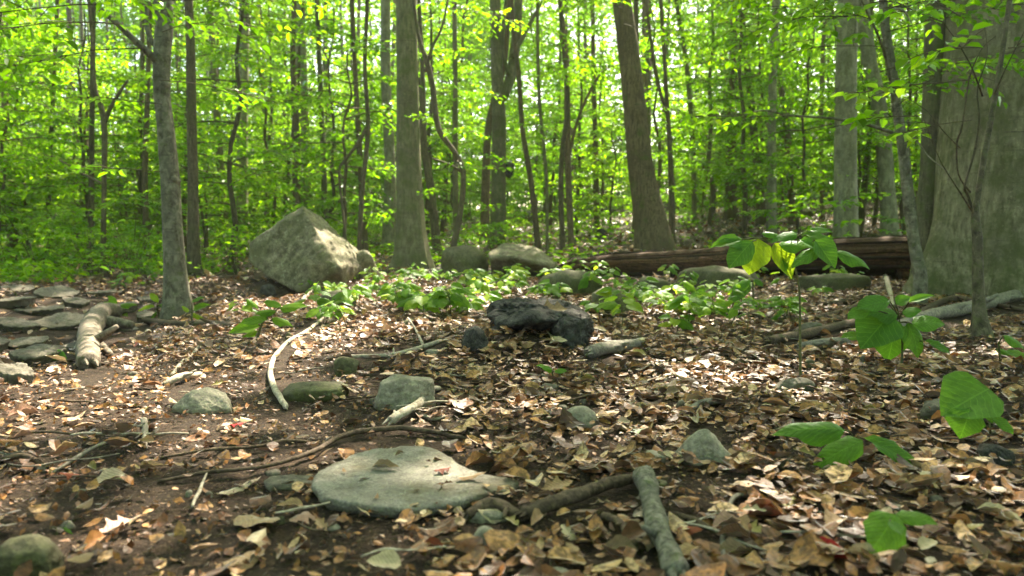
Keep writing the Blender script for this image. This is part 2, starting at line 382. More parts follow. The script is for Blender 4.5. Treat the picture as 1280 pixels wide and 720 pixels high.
# ------------------------------------------------------------------ leaf litter (uncountable) as real curled leaves
def litter_cloud(n, xr, yr, keep, smin, smax, lift, tint_fn, seed, nseg=(3, 4), tilt=0.5):
    r = np.random.default_rng(seed)
    x = r.uniform(*xr, n); y = r.uniform(*yr, n)
    k = keep(x, y, r); x, y = x[k], y[k]; n = len(x)
    s = r.uniform(smin, smax, n) * (1 + 0.25 * r.standard_normal(n) * .5)
    wd = s * r.uniform(.38, .68, n)
    yaw = r.uniform(0, 6.283, n); tx = r.normal(0, tilt, n); ty = r.normal(0, tilt, n)
    c1 = r.uniform(-.8, 1.2, n); c2 = r.uniform(-.5, .8, n); tw = r.uniform(-.7, .7, n)
    a, b = nseg
    us = np.linspace(-1, 1, a + 1); vs = np.linspace(-1, 1, b + 1)
    U, W = np.meshgrid(us, vs); U = U.ravel(); W = W.ravel()
    prof = np.sqrt(np.clip(1 - np.abs(W) ** 2.6, 0, 1)) * .9 + .1
    jag = 1 + 0.13 * r.uniform(-1, 1, (n, len(U)))
    lx = (U * prof)[None] * wd[:, None] / 2 * jag
    ly = (W)[None] * s[:, None] / 2 * np.ones((n, 1))
    lz = c1[:, None] * lx ** 2 / wd[:, None] * 1.3 + c2[:, None] * ly ** 2 / s[:, None] + tw[:, None] * lx * ly / s[:, None] + 0.02 * s[:, None] * r.uniform(-1, 1, (n, len(U)))
    ct, st = np.cos(tx)[:, None], np.sin(tx)[:, None]
    ly, lz = ly * ct - lz * st, ly * st + lz * ct
    ct, st = np.cos(ty)[:, None], np.sin(ty)[:, None]
    lx, lz = lx * ct + lz * st, -lx * st + lz * ct
    cy, sy = np.cos(yaw)[:, None], np.sin(yaw)[:, None]
    wx = x[:, None] + lx * cy - ly * sy; wy = y[:, None] + lx * sy + ly * cy
    base = H(x, y) + r.uniform(0.0, lift, n)
    wz = base[:, None] + np.maximum(lz - lz.min(1)[:, None] * .75, lz * 0)
    V = np.stack([wx, wy, wz], -1).reshape(-1, 3)
    g = np.arange(len(U)).reshape(b + 1, a + 1)
    q = np.stack([g[:-1, :-1], g[:-1, 1:], g[1:, 1:], g[1:, :-1]], -1).reshape(-1, 4)
    F = (np.arange(n)[:, None, None] * len(U) + q[None]).reshape(-1, 4)
    t = np.clip(tint_fn(x, y, n, r), 0, 1)
    return V, F, np.repeat(t, len(q))
def bare(x, y):
    """0..1: how bare the soil is (the path at the lower left)"""
    px = 640 + x / y * FPX
    b = np.clip((600 - px + 25 * wav(x, y, .8, 4)) / 160, 0, 1) * np.clip((4.4 - y) / 1.0, 0, 1)
    return b
EXC = [(505, 490, 48, 24), (247, 498, 42, 22), (729, 520, 30, 16), (885, 558, 36, 30), (818, 570, 20, 10), (1215, 512, 60, 24), (1250, 568, 30, 16), (22, 695, 52, 34), (606, 670, 18, 20), (515, 600, 132, 42),
       (345, 358, 38, 18), (388, 488, 48, 16), (430, 458, 22, 12), (60, 412, 150, 50)]
SEG = [(404, 400, 362, 428, 9), (362, 428, 339, 468, 10), (339, 468, 357, 514, 11), (656, 652, 752, 622, 16), (752, 622, 818, 608, 12), (590, 652, 650, 650, 14), (804, 618, 812, 645, 18), (812, 645, 842, 730, 20),
       (755, 650, 797, 688, 8), (934, 622, 904, 672, 8), (904, 672, 906, 730, 8), (488, 532, 530, 505, 9), (530, 505, 549, 488, 8), (200, 600, 330, 592, 5), (330, 592, 430, 553, 5), (430, 553, 580, 548, 6), (736, 446, 796, 436, 12),
       (1108, 416, 1285, 376, 14), (958, 430, 1108, 400, 9), (120, 410, 112, 466, 18), (440, 448, 552, 430, 6), (840, 646, 905, 674, 7)]
def covered(x, y):
    z = H(x, y) + .01; c, s = math.cos(PITCH), math.sin(PITCH); d = y * c - (z - CAM_Z) * s
    px = 640 + x / d * FPX; py = 360 - (y * s + (z - CAM_Z) * c) / d * FPX; m = np.zeros(len(x), bool)
    for a, b, ra, rb in EXC: m |= ((px - a) / ra) ** 2 + ((py - b) / rb) ** 2 < .8
    for a, b, a2, b2, w_ in SEG:
        t = np.clip(((px - a) * (a2 - a) + (py - b) * (b2 - b)) / ((a2 - a) ** 2 + (b2 - b) ** 2), 0, 1)
        m |= np.hypot(px - a - t * (a2 - a), py - b - t * (b2 - b)) < w_
    return m & (y > .8)
def keep_near(x, y, r):
    c = (np.abs(x) < .80 * y + .5) & ~(covered(x, y) & (r.uniform(0, 1, len(x)) < .9))
    dens = (1 - .90 * bare(x, y)) * np.clip(1.15 - (y - 5) / 14, .3, 1)
    return c & (r.uniform(0, 1, len(x)) < dens)
def tint(x, y, n, r):
    return np.clip(r.beta(1.3, 1.5, n) * 1.0 + .02 + .1 * wav(x, y, 1.5, 9), 0, 1)
parts = []
for args in ((60000, (-8, 8), (0.7, 9.5), keep_near, .026, .088, .03, tint, 21, (2, 4), .24),
             (110000, (-6, 6), (0.7, 7), lambda x, y, r: (np.abs(x) < .8 * y + .5) & ~covered(x, y) & (r.uniform(0, 1, len(x)) < 1 - .12 * bare(x, y)) & (r.uniform(0, 1, len(x)) < np.clip(1.3 - y / 6, .1, 1)), .006, .028, .010, lambda x, y, n, r: tint(x, y, n, r) * (1 - .25 * bare(x, y)), 22, (1, 2), .5),
             (42000, (-6, 6), (0.8, 6.5), lambda x, y, r: (np.abs(x) < .8 * y + .5) & ~covered(x, y) & (r.uniform(0, 1, len(x)) < (1 - .45 * bare(x, y)) * np.clip(1.3 - y / 6, .1, 1)), .014, .045, .03, tint, 25, (1, 3), .38),
             (44000, (-26, 26), (9, 34), lambda x, y, r: (np.abs(x) < .8 * y + .5) & (r.uniform(0, 1, len(x)) < np.clip(1.2 - y / 34, .15, 1)), .08, .17, .03, tint, 23, (1, 2), .4)):
    parts.append(litter_cloud(*args))
V, F, T, b = [], [], [], 0
for v, f, t in parts: V.append(v); F.append(f + b); T.append(t); b += len(v)
o = link('leaf_litter', fast_mesh('leaf_litter', np.concatenate(V), np.concatenate(F), M_LITTER, np.concatenate(T)))
o['kind'] = 'stuff'; o['label'] = 'dense layer of dry brown and tan fallen leaves over the forest floor'

# ------------------------------------------------------------------ leaf meshes used as separate objects
def leaf_shape(name, prof, m, nu=4, nv=8, cup=0.25, droop=0.25, wave=0.03, seed=0, fold=0.22):
    r = random.Random(seed); V, F = [], []
    for j in range(nv + 1):
        t = j / nv; wv = prof(t)
        for i in range(-nu // 2, nu // 2 + 1):
            u = i / (nu / 2)
            z = fold * abs(u) * wv - cup * (u * wv) ** 2 - droop * t * t + wave * math.sin(j * 1.9 + seed) * abs(u) + wave * .5 * r.uniform(-1, 1)
            V.append((u * wv * .5 * (1 + .08 * r.uniform(-1, 1) * abs(u)), t, z))
    k = nu + 1
    for j in range(nv):
        for i in range(nu): F.append((j * k + i, j * k + i + 1, (j + 1) * k + i + 1, (j + 1) * k + i))
    return mesh(name, V, F, m)
ovate = lambda t: max(0.02, 1.0 * math.sin(math.pi * t ** .72) ** .8)
ell = lambda t: max(0.02, math.sin(math.pi * t) ** .7)
lobed = lambda t: max(0.03, math.sin(math.pi * t) ** .8 * (.72 + .34 * math.sin(t * 19)))
broad = lambda t: max(0.02, math.sin(math.pi * t ** .62) ** .6 if t < 1 else .02)
LV = {}
for mname, m in (('seed', M_SEED), ('cover', M_COVER), ('yell', M_YELL)):
    LV[mname] = [leaf_shape('leaf', [ovate, ell, broad, ovate][i % 4], m, 4, 8, .1 + .1 * i, .1 + .12 * i, .02, i) for i in range(4)]
DRYM = {}
for k, m in M_DRY.items():
    DRYM[k] = [leaf_shape('fallen_leaf', [ovate, lobed, ell][i % 3], m, 4, 10, [-.30, .30, -.45, .2, -.15, .4][i], [-.2, .18, .1, -.25, .22, 0][i], .045, i + 10, fold=[.15, -.1, .2, .08, .1, -.15][i]) for i in range(6)]
def put_leaf(parent, me, B, T, nrm, width, name='leaf'):
    """leaf mesh laid from base B to tip T (world) under a parent whose matrix is a pure translation"""
    d = (T - B); L = d.length; d = d / L
    s = d.cross(nrm)
    if s.length < 1e-4: s = d.cross(Vector((.3, .2, 1)))
    s.normalize(); u = s.cross(d)
    o = link(name, me, parent)
    h_ = L * (.5 if name == 'fallen_leaf' else 1)
    M = Matrix(((s.x * width, d.x * L, u.x * h_, B.x), (s.y * width, d.y * L, u.y * h_, B.y), (s.z * width, d.z * L, u.z * h_, B.z), (0, 0, 0, 1)))
    o.matrix_basis = (Matrix.Translation(-parent.location) @ M) if parent else M
    return o

# ------------------------------------------------------------------ crowns
def spray(base, az, L, slope, r, out, leaf=.08, tw=.12):
    """one layered beech limb: a near-horizontal limb with side twigs and flat-lying leaves"""
    n = max(4, int(L / .16)); p = Vector(base); d = Vector((math.cos(az), math.sin(az), slope)); path = [p.copy()]
    for i in range(n):
        d = (d + Vector((r.gauss(0, .13), r.gauss(0, .13), r.gauss(0, .05) - .035))).normalized()
        p = p + d * (L / n); path.append(p.copy())
        s = i / n
        if s < .12: continue
        for sg in (-1, 1):
            if r.random() < .12: continue
            side = Vector((-d.y, d.x, 0)) * sg
            td = (d * .7 + side * .9 + Vector((0, 0, r.gauss(-.05, .16)))).normalized()
            tl = L * (.52 * (1 - s) + .1) * r.uniform(.5, 1.1); k = max(2, int(tl / (leaf * .62)))
            q = p.copy(); out['twig'].append((p.copy(), p + td * tl))
            for j in range(k):
                td = (td + Vector((r.gauss(0, .1), r.gauss(0, .1), -.03))).normalized(); q = q + td * (tl / k)
                ls = Vector((-td.y, td.x, 0)) * (1 if j % 2 else -1)
                ld = (td * .6 + ls * .8 + Vector((0, 0, r.gauss(-.15, .25))))
                out['pos'].append(q[:]); out['dir'].append(ld[:]); out['nrm'].append((r.gauss(0, .35), r.gauss(0, .35), 1)); out['len'].append(leaf * r.uniform(.7, 1.25))
    out['limb'].append((path, L))
def new_out(): return dict(pos=[], dir=[], nrm=[], len=[], twig=[], limb=[])
def out_leafmesh(name, out, r_, m=None, keep=None):
    pos = np.array(out['pos']); L = np.array(out['len'])
    V, F = leaves(pos, out['dir'], out['nrm'], L, L * r_.uniform(.5, .66, len(L)))
    t = np.repeat(np.clip(r_.normal(.32, .2, len(L)), 0, .75), 2)
    return fast_mesh(name, V, F, m or M_CROWN, t)
def wood_of(out, rad=.006):
    ps = []
    for path, L in out['limb']:
        k = len(path); ps.append(tube(path, [max(.003, rad * (1 + 1.2 * L) * (1 - .85 * i / (k - 1))) for i in range(k)], 5, cap=False))
    for a, b in out['twig']:
        ps.append(tube([a, (a + b) / 2 + Vector((0, 0, .01)), b], [.004, .003, .0015], 3, cap=False))
    return ps
# understory saplings: trunk mesh and crown mesh, used many times
UNDER = []
for i in range(6):
    r = random.Random(100 + i); hgt = [3.2, 4.6, 5.8, 7.5, 9.0, 6.5][i]; out = new_out()
    path = [Vector((0, 0, -.1))]; lean = Vector((r.gauss(0, .06), r.gauss(0, .06), 0))
    k = 9
    for j in range(1, k + 1):
        path.append(Vector((lean.x * hgt * j / k + r.gauss(0, .05), lean.y * hgt * j / k + r.gauss(0, .05), hgt * j / k)))
    pp, rr = smooth_path(path, [.012 + .0065 * hgt * (1 - j / k) for j in range(k + 1)], 2)
    nl = int(10 + hgt * 3.6)
    for j in range(nl):
        s = .18 + .8 * (j + r.random()) / nl; q = pp[min(int(s * (len(pp) - 1)), len(pp) - 1)]
        spray(q, r.uniform(0, 6.28), r.uniform(.7, 1.5) * (1.25 - .55 * s) * (1 + hgt * .04), r.uniform(-.05, .4), r, out, leaf=.105)
    tr = mesh('trunk', *join([tube(pp, rr, 7, .06, i)] + wood_of(out, .005)), M_DARK)
    UNDER.append((hgt, tr, out_leafmesh('crown', out, np.random.default_rng(i))))
SHRUB = []
for i in range(4):
    r = random.Random(200 + i); out = new_out(); stems = []
    for j in range(6):
        a = r.uniform(0, 6.28); l = r.uniform(.3, .9); top = Vector((math.cos(a) * l * .5, math.sin(a) * l * .5, l))
        stems.append(tube([Vector((0, 0, -.05)), top * .5 + Vector((0, 0, .05)), top], [.007, .005, .003], 4, cap=False))
        for m_ in range(3): spray(top * r.uniform(.4, 1), r.uniform(0, 6.28), r.uniform(.25, .6), r.uniform(0, .4), r, out, leaf=.09)
    SHRUB.append((mesh('stem', *join(stems), M_STEM), out_leafmesh('foliage', out, np.random.default_rng(50 + i))))
# high crowns: clumps of larger leaf faces
CANOPY = []
for i in range(4):
    q = np.random.default_rng(300 + i); n_cl = 60
    cc = q.normal(0, 1, (n_cl, 3)); cc = cc / np.linalg.norm(cc, axis=1)[:, None] * q.uniform(.35, 1, n_cl)[:, None] * np.array([2.6, 2.6, 4.2])
    pos = np.repeat(cc, 42, 0) + q.normal(0, 1, (n_cl * 42, 3)) * np.array([.6, .6, .28])
    n = len(pos); d = q.normal(0, 1, (n, 3)); d[:, 2] *= .35; nr = q.normal(0, .45, (n, 3)); nr[:, 2] += 1
    L = q.uniform(.13, .22, n); V, F = leaves(pos, d, nr, L, L * .62)
    CANOPY.append(fast_mesh('crown', V, F, M_CROWN, np.repeat(np.clip(q.normal(.35, .2, n), 0, .75), 2)))

# ------------------------------------------------------------------ the trees one can tell apart
def trunk_of(pts, d, m, seed, seg=14, flare=0.0, top=13.0, rough=.03, sink=.25, name='trunk'):
    """pts: (px, py, width px) from the foot up; the trunk goes on above the frame"""
    base = None
    if d is None: base = G(pts[0][0], pts[0][1]); d = depth(base)
    P3 = [P(a, b, d) for a, b, _ in pts]; R3 = [c * d / FPX / 2 for _, _, c in pts]
    base = Vector((P3[0].x, P3[0].y, h1(P3[0].x, P3[0].y)))
    if P3[0].z > base.z + .02: P3.insert(0, base.copy()); R3.insert(0, R3[0] * 1.06)
    P3.insert(0, P3[0] - Vector((0, 0, sink))); R3.insert(0, R3[0] * 1.05)
    if top and P3[-1].z < top:
        dr = (P3[-1] - P3[-2]).normalized(); z0 = P3[-1].z; p = P3[-1].copy(); rad = R3[-1]; k = 6
        r = random.Random(seed)
        for i in range(1, k + 1):
            st = (top - z0) / k; p = p + Vector((dr.x * .6 + r.gauss(0, .04), dr.y * .6 + r.gauss(0, .04), 1)) * st
            P3.append(p.copy()); R3.append(rad * (1 - .75 * i / k))
    pp, rr = smooth_path(P3, R3, 5)
    pp = [q - base for q in pp]
    ph = random.Random(seed).uniform(0, 6)
    def lob(i, a):
        z = max(pp[i].z, 0); e = math.exp(-z / (R3[1] * 2.2))
        return 1 + 1.7 * flare * e * (1 + .55 * math.sin(4 * a + ph) + .3 * math.sin(7 * a + ph * 2)) + .03 * math.sin(2 * a + z * .6 + ph)
    V, F = tube(pp, rr, seg, rough, seed, lob)
    return base, d, V, F, P3
TREES = [   # label, category, material, distance, flare, group, points, extra parts
 ('grey patchy young tree with knots standing on the slope before the boulder', 'tree', M_PATCHY, None, .35, [(222, 398, 28), (219, 340, 26), (215, 270, 24), (212, 215, 23), (207, 160, 21), (202, 110, 20), (203, 60, 21), (205, 0, 23)]),
 ('dark straight tree close behind the patchy grey young tree', 'tree', M_DARK, 10.5, .2, [(242, 335, 15), (241, 220, 13), (239, 120, 12), (238, 50, 11)]),
 ('pale hazy straight tree between the patchy grey tree and the boulder', 'tree', M_PALE, 19, .2, [(303, 300, 15), (303, 180, 13), (305, 20, 12)]),
 ('thin brown tree rising straight behind the peak of the boulder', 'tree', M_BROWN, 16, .1, [(371, 285, 10), (370, 180, 9), (366, 60, 7)]),
 ('slim dark tree forking into a V at head height', 'tree', M_DARK, 11, .1, [(129, 325, 7), (130, 240, 6), (130, 152, 7), (119, 110, 5), (116, 60, 4)]),
 ('slim straight dark tree just beside the V forked tree', 'tree', M_DARK, 13, .1, [(113, 322, 8), (114, 240, 7), (116, 60, 6)]),
 ('thick smooth grey beech with flared foot behind the leafy seedlings', 'tree', M_BEECH, None, .32, [(517, 338, 36), (515, 300, 33), (512, 240, 31), (510, 150, 28), (509, 70, 26), (508, 0, 25)]),
 ('pale slender tree just behind the thick smooth grey beech', 'tree', M_PALE, 16, .25, [(487, 312, 17), (487, 200, 14), (482, 90, 13), (482, 0, 12)]),
 ('thin wavering dark tree between the boulder and the thick beech', 'tree', M_DARK, 12, .1, [(449, 305, 6), (453, 235, 6), (460, 160, 6), (456, 80, 5), (459, 0, 5)]),
 ('thin grey tree leaning slightly behind the right shoulder of the boulder', 'tree', M_BROWN, 15, .1, [(456, 312, 9), (450, 200, 7), (444, 90, 6), (440, 0, 6)]),
 ('short dark tree leaning out from behind the thick beech foot', 'tree', M_DARK, 14, .2, [(546, 312, 11), (539, 240, 10), (530, 180, 9), (528, 90, 6)]),
 ('crooked dark sapling with a sinuous bent stem beside the thick beech', 'sapling', M_DARK, 10.5, .1, [(566, 312, 8), (576, 262, 7), (579, 215, 7), (568, 190, 6), (548, 160, 7), (541, 110, 7), (533, 75, 7), (525, 52, 5), (518, 10, 4)]),
 ('straight grey tree with a forked upper trunk and a black burl', 'tree', M_BEECH, None, .25, [(623, 308, 20), (623, 230, 18), (624, 160, 17), (622, 110, 15), (620, 50, 14), (619, 0, 13)]),
 ('narrow grey trunk half hidden to the left of the forked grey tree', 'tree', M_BROWN, 17, .2, [(606, 302, 12), (607, 230, 11), (612, 150, 9), (630, 80, 7)]),
 ('thin straight tree between crooked dark sapling and forked grey tree', 'tree', M_BEECH, 18, .1, [(570, 300, 8), (569, 200, 7), (569, 100, 6), (568, 0, 6)]),
 ('thin tree leaning left just to the right of the forked tree', 'tree', M_BROWN, 14, .1, [(672, 302, 8), (664, 230, 7), (653, 160, 6), (648, 90, 6), (640, 20, 5)]),
 ('wiry thin tree with a slight bend midway to the big leaning trunk', 'tree', M_BEECH, 13, .1, [(684, 300, 4), (683, 220, 4), (674, 120, 4), (672, 0, 4)]),
 ('slim brown tree rising from the litter slope with a side shoot', 'tree', M_BROWN, 14, .15, [(714, 305, 8), (711, 240, 8), (709, 160, 8), (708, 80, 7), (700, 0, 6)]),
 ('dark curving shoot touching the slim brown tree', 'sapling', M_DARK, 13.5, .1, [(703, 300, 7), (701, 240, 7), (703, 185, 6), (710, 130, 5), (704, 60, 4)]),
 ('thin straight tree between the slim brown tree and the leaning trunk', 'tree', M_BROWN, 20, .1, [(746, 285, 7), (745, 200, 6), (742, 100, 6), (741, 0, 5)]),
 ('thick dark brown trunk leaning left above the rotten log', 'tree', M_BROWN, None, .2, [(818, 313, 36), (812, 270, 33), (801, 210, 30), (793, 130, 28), (785, 60, 26), (777, 0, 24)]),
 ('thin dark stem standing right against the thick leaning brown trunk', 'sapling', M_DARK, 14.5, .1, [(840, 290, 8), (838, 200, 7), (832, 100, 5), (826, 0, 5)]),
 ('thin pale forked tree a little beyond the leaning brown trunk', 'tree', M_BEECH, 20, .1, [(868, 275, 7), (866, 180, 6), (858, 80, 6), (845, 0, 5)]),
 ('dark short seeming trunk with a broad foot on the far slope', 'tree', M_BROWN, 21, .2, [(914, 262, 14), (914, 200, 13), (916, 120, 10), (918, 0, 9)]),
 ('dark slightly bent tree rising mid slope behind the tall seedling', 'tree', M_DARK, 19, .15, [(951, 258, 11), (946, 200, 10), (938, 120, 9), (929, 40, 8), (925, 0, 7)]),
 ('brown tree curving left near the pale smooth trunk', 'tree', M_BROWN, 19, .15, [(990, 262, 8), (984, 170, 8), (974, 90, 7), (968, 10, 6)]),
 ('pale smooth stout trunk standing behind the end of the rotten log', 'tree', M_PALE, 12.0, .22, [(1057, 300, 28), (1057, 220, 26), (1057, 130, 25), (1059, 40, 24), (1060, 0, 23)]),
 ('hazy grey trunk bending left between pale trunk and speckled sapling', 'tree', M_PALE, 15, .15, [(1112, 290, 20), (1106, 200, 19), (1098, 130, 18), (1086, 70, 17), (1078, 0, 15)]),
 ('thin tree standing beside the bent pale one on the slope', 'tree', M_BROWN, 22, .1, [(1028, 262, 6), (1026, 150, 6), (1030, 40, 5)]),
 ('brown crooked tree at the clearing edge beyond the stream stones', 'tree', M_BROWN, 16, .2, [(13, 320, 12), (17, 260, 10), (9, 190, 8), (5, 100, 7)]),
 ('thin brown tree between the V forked tree and the patchy grey tree', 'tree', M_BROWN, 14, .1, [(184, 325, 7), (181, 230, 7), (184, 130, 6), (188, 0, 5)]),
 ('thin dark tree standing alone beyond the stream bed', 'tree', M_DARK, 15, .1, [(62, 325, 7), (61, 240, 6), (66, 130, 5), (72, 0, 5)]),
]
tops = []; TREEROOT = []; TREE_AT = []
for i, (lab, cat, m, d, fl, pts) in enumerate(TREES):
    seg = 22 if pts[0][2] > 24 else 12
    base, dd, V, F, P3 = trunk_of(pts, d, m, 40 + i, seg, fl, rough=.02 if pts[0][2] > 24 else .035)
    extra = []
    rt = thing('tree' if cat == 'tree' else 'sapling', lab, cat, base); TREEROOT.append(rt); TREE_AT.append((pts[0][0], lab))
    def limb(pxs, dd_=0.0, taper=.4):
        q = [P(a, b, dd + dd_ * k / len(pxs)) - base for k, (a, b, _) in enumerate(pxs)]
        pp, rr = smooth_path(q, [c * dd / FPX / 2 for _, _, c in pxs], 4); extra.append(tube(pp, rr, 8, .05, i))
    if i == 0:
        limb([(203, 85, 9), (190, 70, 9), (170, 52, 8), (145, 28, 7), (115, 3, 6), (70, -40, 4)], -.5)
        limb([(200, 62, 8), (188, 48, 7), (183, 20, 6), (186, -30, 4)], .3); limb([(206, 20, 8), (196, 8, 8), (186, -20, 6)])
        for (a, b, c) in ((217, 330, 4.5), (208, 108, 5), (219, 226, 6), (205, 45, 6)):
            q = P(a, b, dd) - base; s = c * dd / FPX
            extra.append(tube([q + Vector((0, s * .2, 0)), q + Vector((-.1 * s, -s * 1.2, s * .3)), q + Vector((-.2 * s, -s * 1.9, s * .4))], [s * 1.3, s, s * .3], 8, .1, i + int(a)))
    if i == 4: limb([(130, 155, 6), (138, 135, 5), (148, 118, 4), (160, 100, 3)]); limb([(129, 230, 3), (100, 215, 2), (75, 200, 1.5)], .6)
    if i == 11: limb([(532, 90, 5), (540, 60, 4), (552, 35, 3), (560, 0, 2)]); limb([(578, 215, 5), (560, 205, 3), (540, 198, 2)])
    if i == 12:
        limb([(628, 122, 14), (636, 104, 13), (641, 80, 13), (646, 40, 12), (648, 0, 11), (652, -60, 8)], .6)
        limb([(640, 70, 6), (652, 50, 6), (662, 30, 5), (676, 5, 4)], .6); limb([(636, 95, 5), (628, 60, 5), (630, 20, 4), (636, -20, 3)], .3)
    if i == 8: limb([(458, 160, 5), (448, 178, 5), (432, 200, 4), (424, 214, 3), (428, 260, 3), (434, 312, 3)], -.3)
    if i == 17: limb([(711, 200, 4), (722, 150, 4), (745, 100, 3), (760, 85, 2)])
    if i == 21: limb([(836, 150, 4), (824, 110, 4), (812, 40, 4), (808, 0, 3)])
    if i == 2: limb([(305, 50, 5), (292, 35, 4), (282, 10, 3)])
    V, F = join([(V, F)] + extra)
    link('trunk', mesh('trunk', V, F, m), rt)
    if i == 12:
        q = P(637, 211, dd - .12) - base; s = dd / FPX
        link('burl', rock_mesh('burl', [q + Vector(v) * s for v in ((-6, 0, 10), (5, 0, 8), (7, 0, 2), (2, 0, -13), (-5, 0, -9), (0, 7, 0), (0, -7, 1))], M_BLACK, 3, 8, .01, 9, 3), rt)
    tops.append((P3[-1], rt, dd, pts[0][2]))

# the giant beech at the edge of the view, with its second stem
gb = onground(1268, 7.6); R0 = .86
gt = thing('tree', 'massive smooth olive grey beech trunk with mossy foot and narrower second stem', 'tree', gb)
pp, rr = smooth_path([Vector(v) for v in ((0, 0, -.4), (0, 0, .05), (.01, 0, .5), (.02, 0, 1.3), (.03, .02, 2.6), (.08, .05, 5), (.1, .1, 9), (.2, .3, 14))], [R0 * q for q in (1.1, 1.08, 1.0, .95, .92, .86, .7, .4)], 6)
def glob(i, a):
    z = max(pp[i].z, 0); e = math.exp(-z / .5)
    return 1 + e * (.13 + .15 * math.sin(5 * a + 1) + .08 * math.sin(9 * a)) + .02 * math.sin(11 * a + .4 * math.sin(z)) * math.exp(-z / 2.5) + .035 * math.sin(2 * a + z * .9) + .02 * math.sin(3 * a - z * .7) + .012 * math.sin(7 * a + z * 2.1)
link('trunk', mesh('trunk', *tube(pp, rr, 72, .004, 5, glob), M_GIANT), gt)
q = onground(1152, 7.9) - gb
pp, rr = smooth_path([q + Vector(v) for v in ((0.02, 0, -.3), (.02, 0, .05), (.03, 0, .6), (.04, 0, 1.4), (0.03, 0, 2.6), (0, .1, 6), (-.4, .2, 11))], [.17, .15, .12, .105, .11, .10, .05], 5)
link('second_stem', mesh('stem', *tube(pp, rr, 16, .04, 8), bark('bark_second_stem', (.07, .06, .04), (.16, .14, .09), mossy=.5, bump=.6)), gt)
tops.append((gb + Vector((0, .3, 13)), gt, 7.6, 200))
TREE_AT.append((1262, 'massive beech trunk'))

# speckled sapling leaning on the second stem, and the sapling in front of the giant
b25, d25, V, F, P3 = trunk_of([(1150, 345, 16), (1142, 300, 14), (1136, 250, 14), (1128, 180, 13), (1122, 140, 12), (1114, 80, 11), (1106, 30, 11), (1104, 0, 10)], 6.6, M_PATCHY, 77, 12, .1, 7)
def limb_b(pxs, d0, d1, base, seed=0, k_=1.0):
    q = [P(a, b, d0 + (d1 - d0) * k / (len(pxs) - 1)) - base for k, (a, b, _) in enumerate(pxs)]
    pp, rr = smooth_path(q, [c * d0 / FPX / 2 * k_ * (1 - .55 * i_ / (len(pxs) - 1)) for i_, (_, _, c) in enumerate(pxs)], 4); return tube(pp, rr, 7, .08, seed)
ex = [limb_b([(1121, 168, 5), (1085, 156, 4.5), (1040, 148, 4), (985, 144, 3.5), (955, 138, 3.5), (920, 145, 3), (870, 144, 2)], 6.6, 6.0, b25, 1),
      limb_b([(1118, 130, 5), (1108, 75, 4.5), (1098, 45, 4), (1086, 20, 3.5), (1072, -10, 3)], 6.6, 5.8, b25, 2),
      limb_b([(1125, 160, 3.5), (1145, 175, 3), (1160, 195, 2.5), (1185, 215, 2)], 6.6, 6.0, b25, 3),
      limb_b([(1108, 25, 6), (1118, 12, 6), (1130, 14, 5), (1140, 30, 3)], 6.6, 6.3, b25, 4)]
t25 = thing('sapling', 'speckled grey sapling with a long wiry branch leaning against the massive beech', 'sapling', b25)
link('trunk', mesh('trunk', *join([(V, F)] + ex), M_PATCHY), t25)
b27, d27, V, F, P3 = trunk_of([(1225, 424, 18), (1224, 390, 14), (1222, 330, 13), (1222, 300, 12), (1219, 268, 10), (1222, 245, 7), (1228, 210, 7), (1233, 180, 7), (1242, 130, 7), (1252, 70, 6), (1262, 0, 6)], None, M_PATCHY, 78, 10, .35, 5)
ex = [limb_b([(1219, 275, 6), (1210, 245, 5), (1206, 232, 5), (1218, 190, 5), (1224, 150, 5), (1222, 110, 4), (1234, 70, 3), (1230, 30, 2)], d27, d27 - .2, b27, 1, .7),
      limb_b([(1213, 240, 4), (1198, 218, 3), (1196, 180, 4), (1202, 160, 4), (1208, 120, 4), (1214, 90, 4), (1228, 60, 3.5), (1245, 45, 3)], d27, d27 - .4, b27, 2, .7),
      limb_b([(1214, 262, 4), (1190, 225, 3), (1175, 200, 2.5), (1155, 150, 2)], d27, d27 - .5, b27, 3, .7),
      limb_b([(1242, 120, 4), (1255, 90, 3), (1270, 60, 3), (1290, 20, 3)], d27, d27 - .3, b27, 4, .7),
      limb_b([(1200, 185, 3), (1180, 165, 2.5), (1160, 140, 2), (1130, 120, 1.5)], d27, d27 - .3, b27, 5, .7),
      limb_b([(1228, 120, 3.5), (1215, 85, 3), (1195, 50, 2.5), (1180, 30, 2)], d27, d27 - .6, b27, 6, .7)]
t27 = thing('sapling', 'bare stemmed grey sapling with twiggy dark branches before the massive beech', 'sapling', b27)
link('trunk', mesh('trunk', V, F, bark('bark_dim_patchy', (0.04, 0.032, 0.022), (0.17, 0.145, 0.10), mossy=.4, stretch=(6, 6, 4), bump=.8, blotch=6)), t27)
for e_ in ex: link('branch', mesh('branch', *e_, M_DARK), t27)

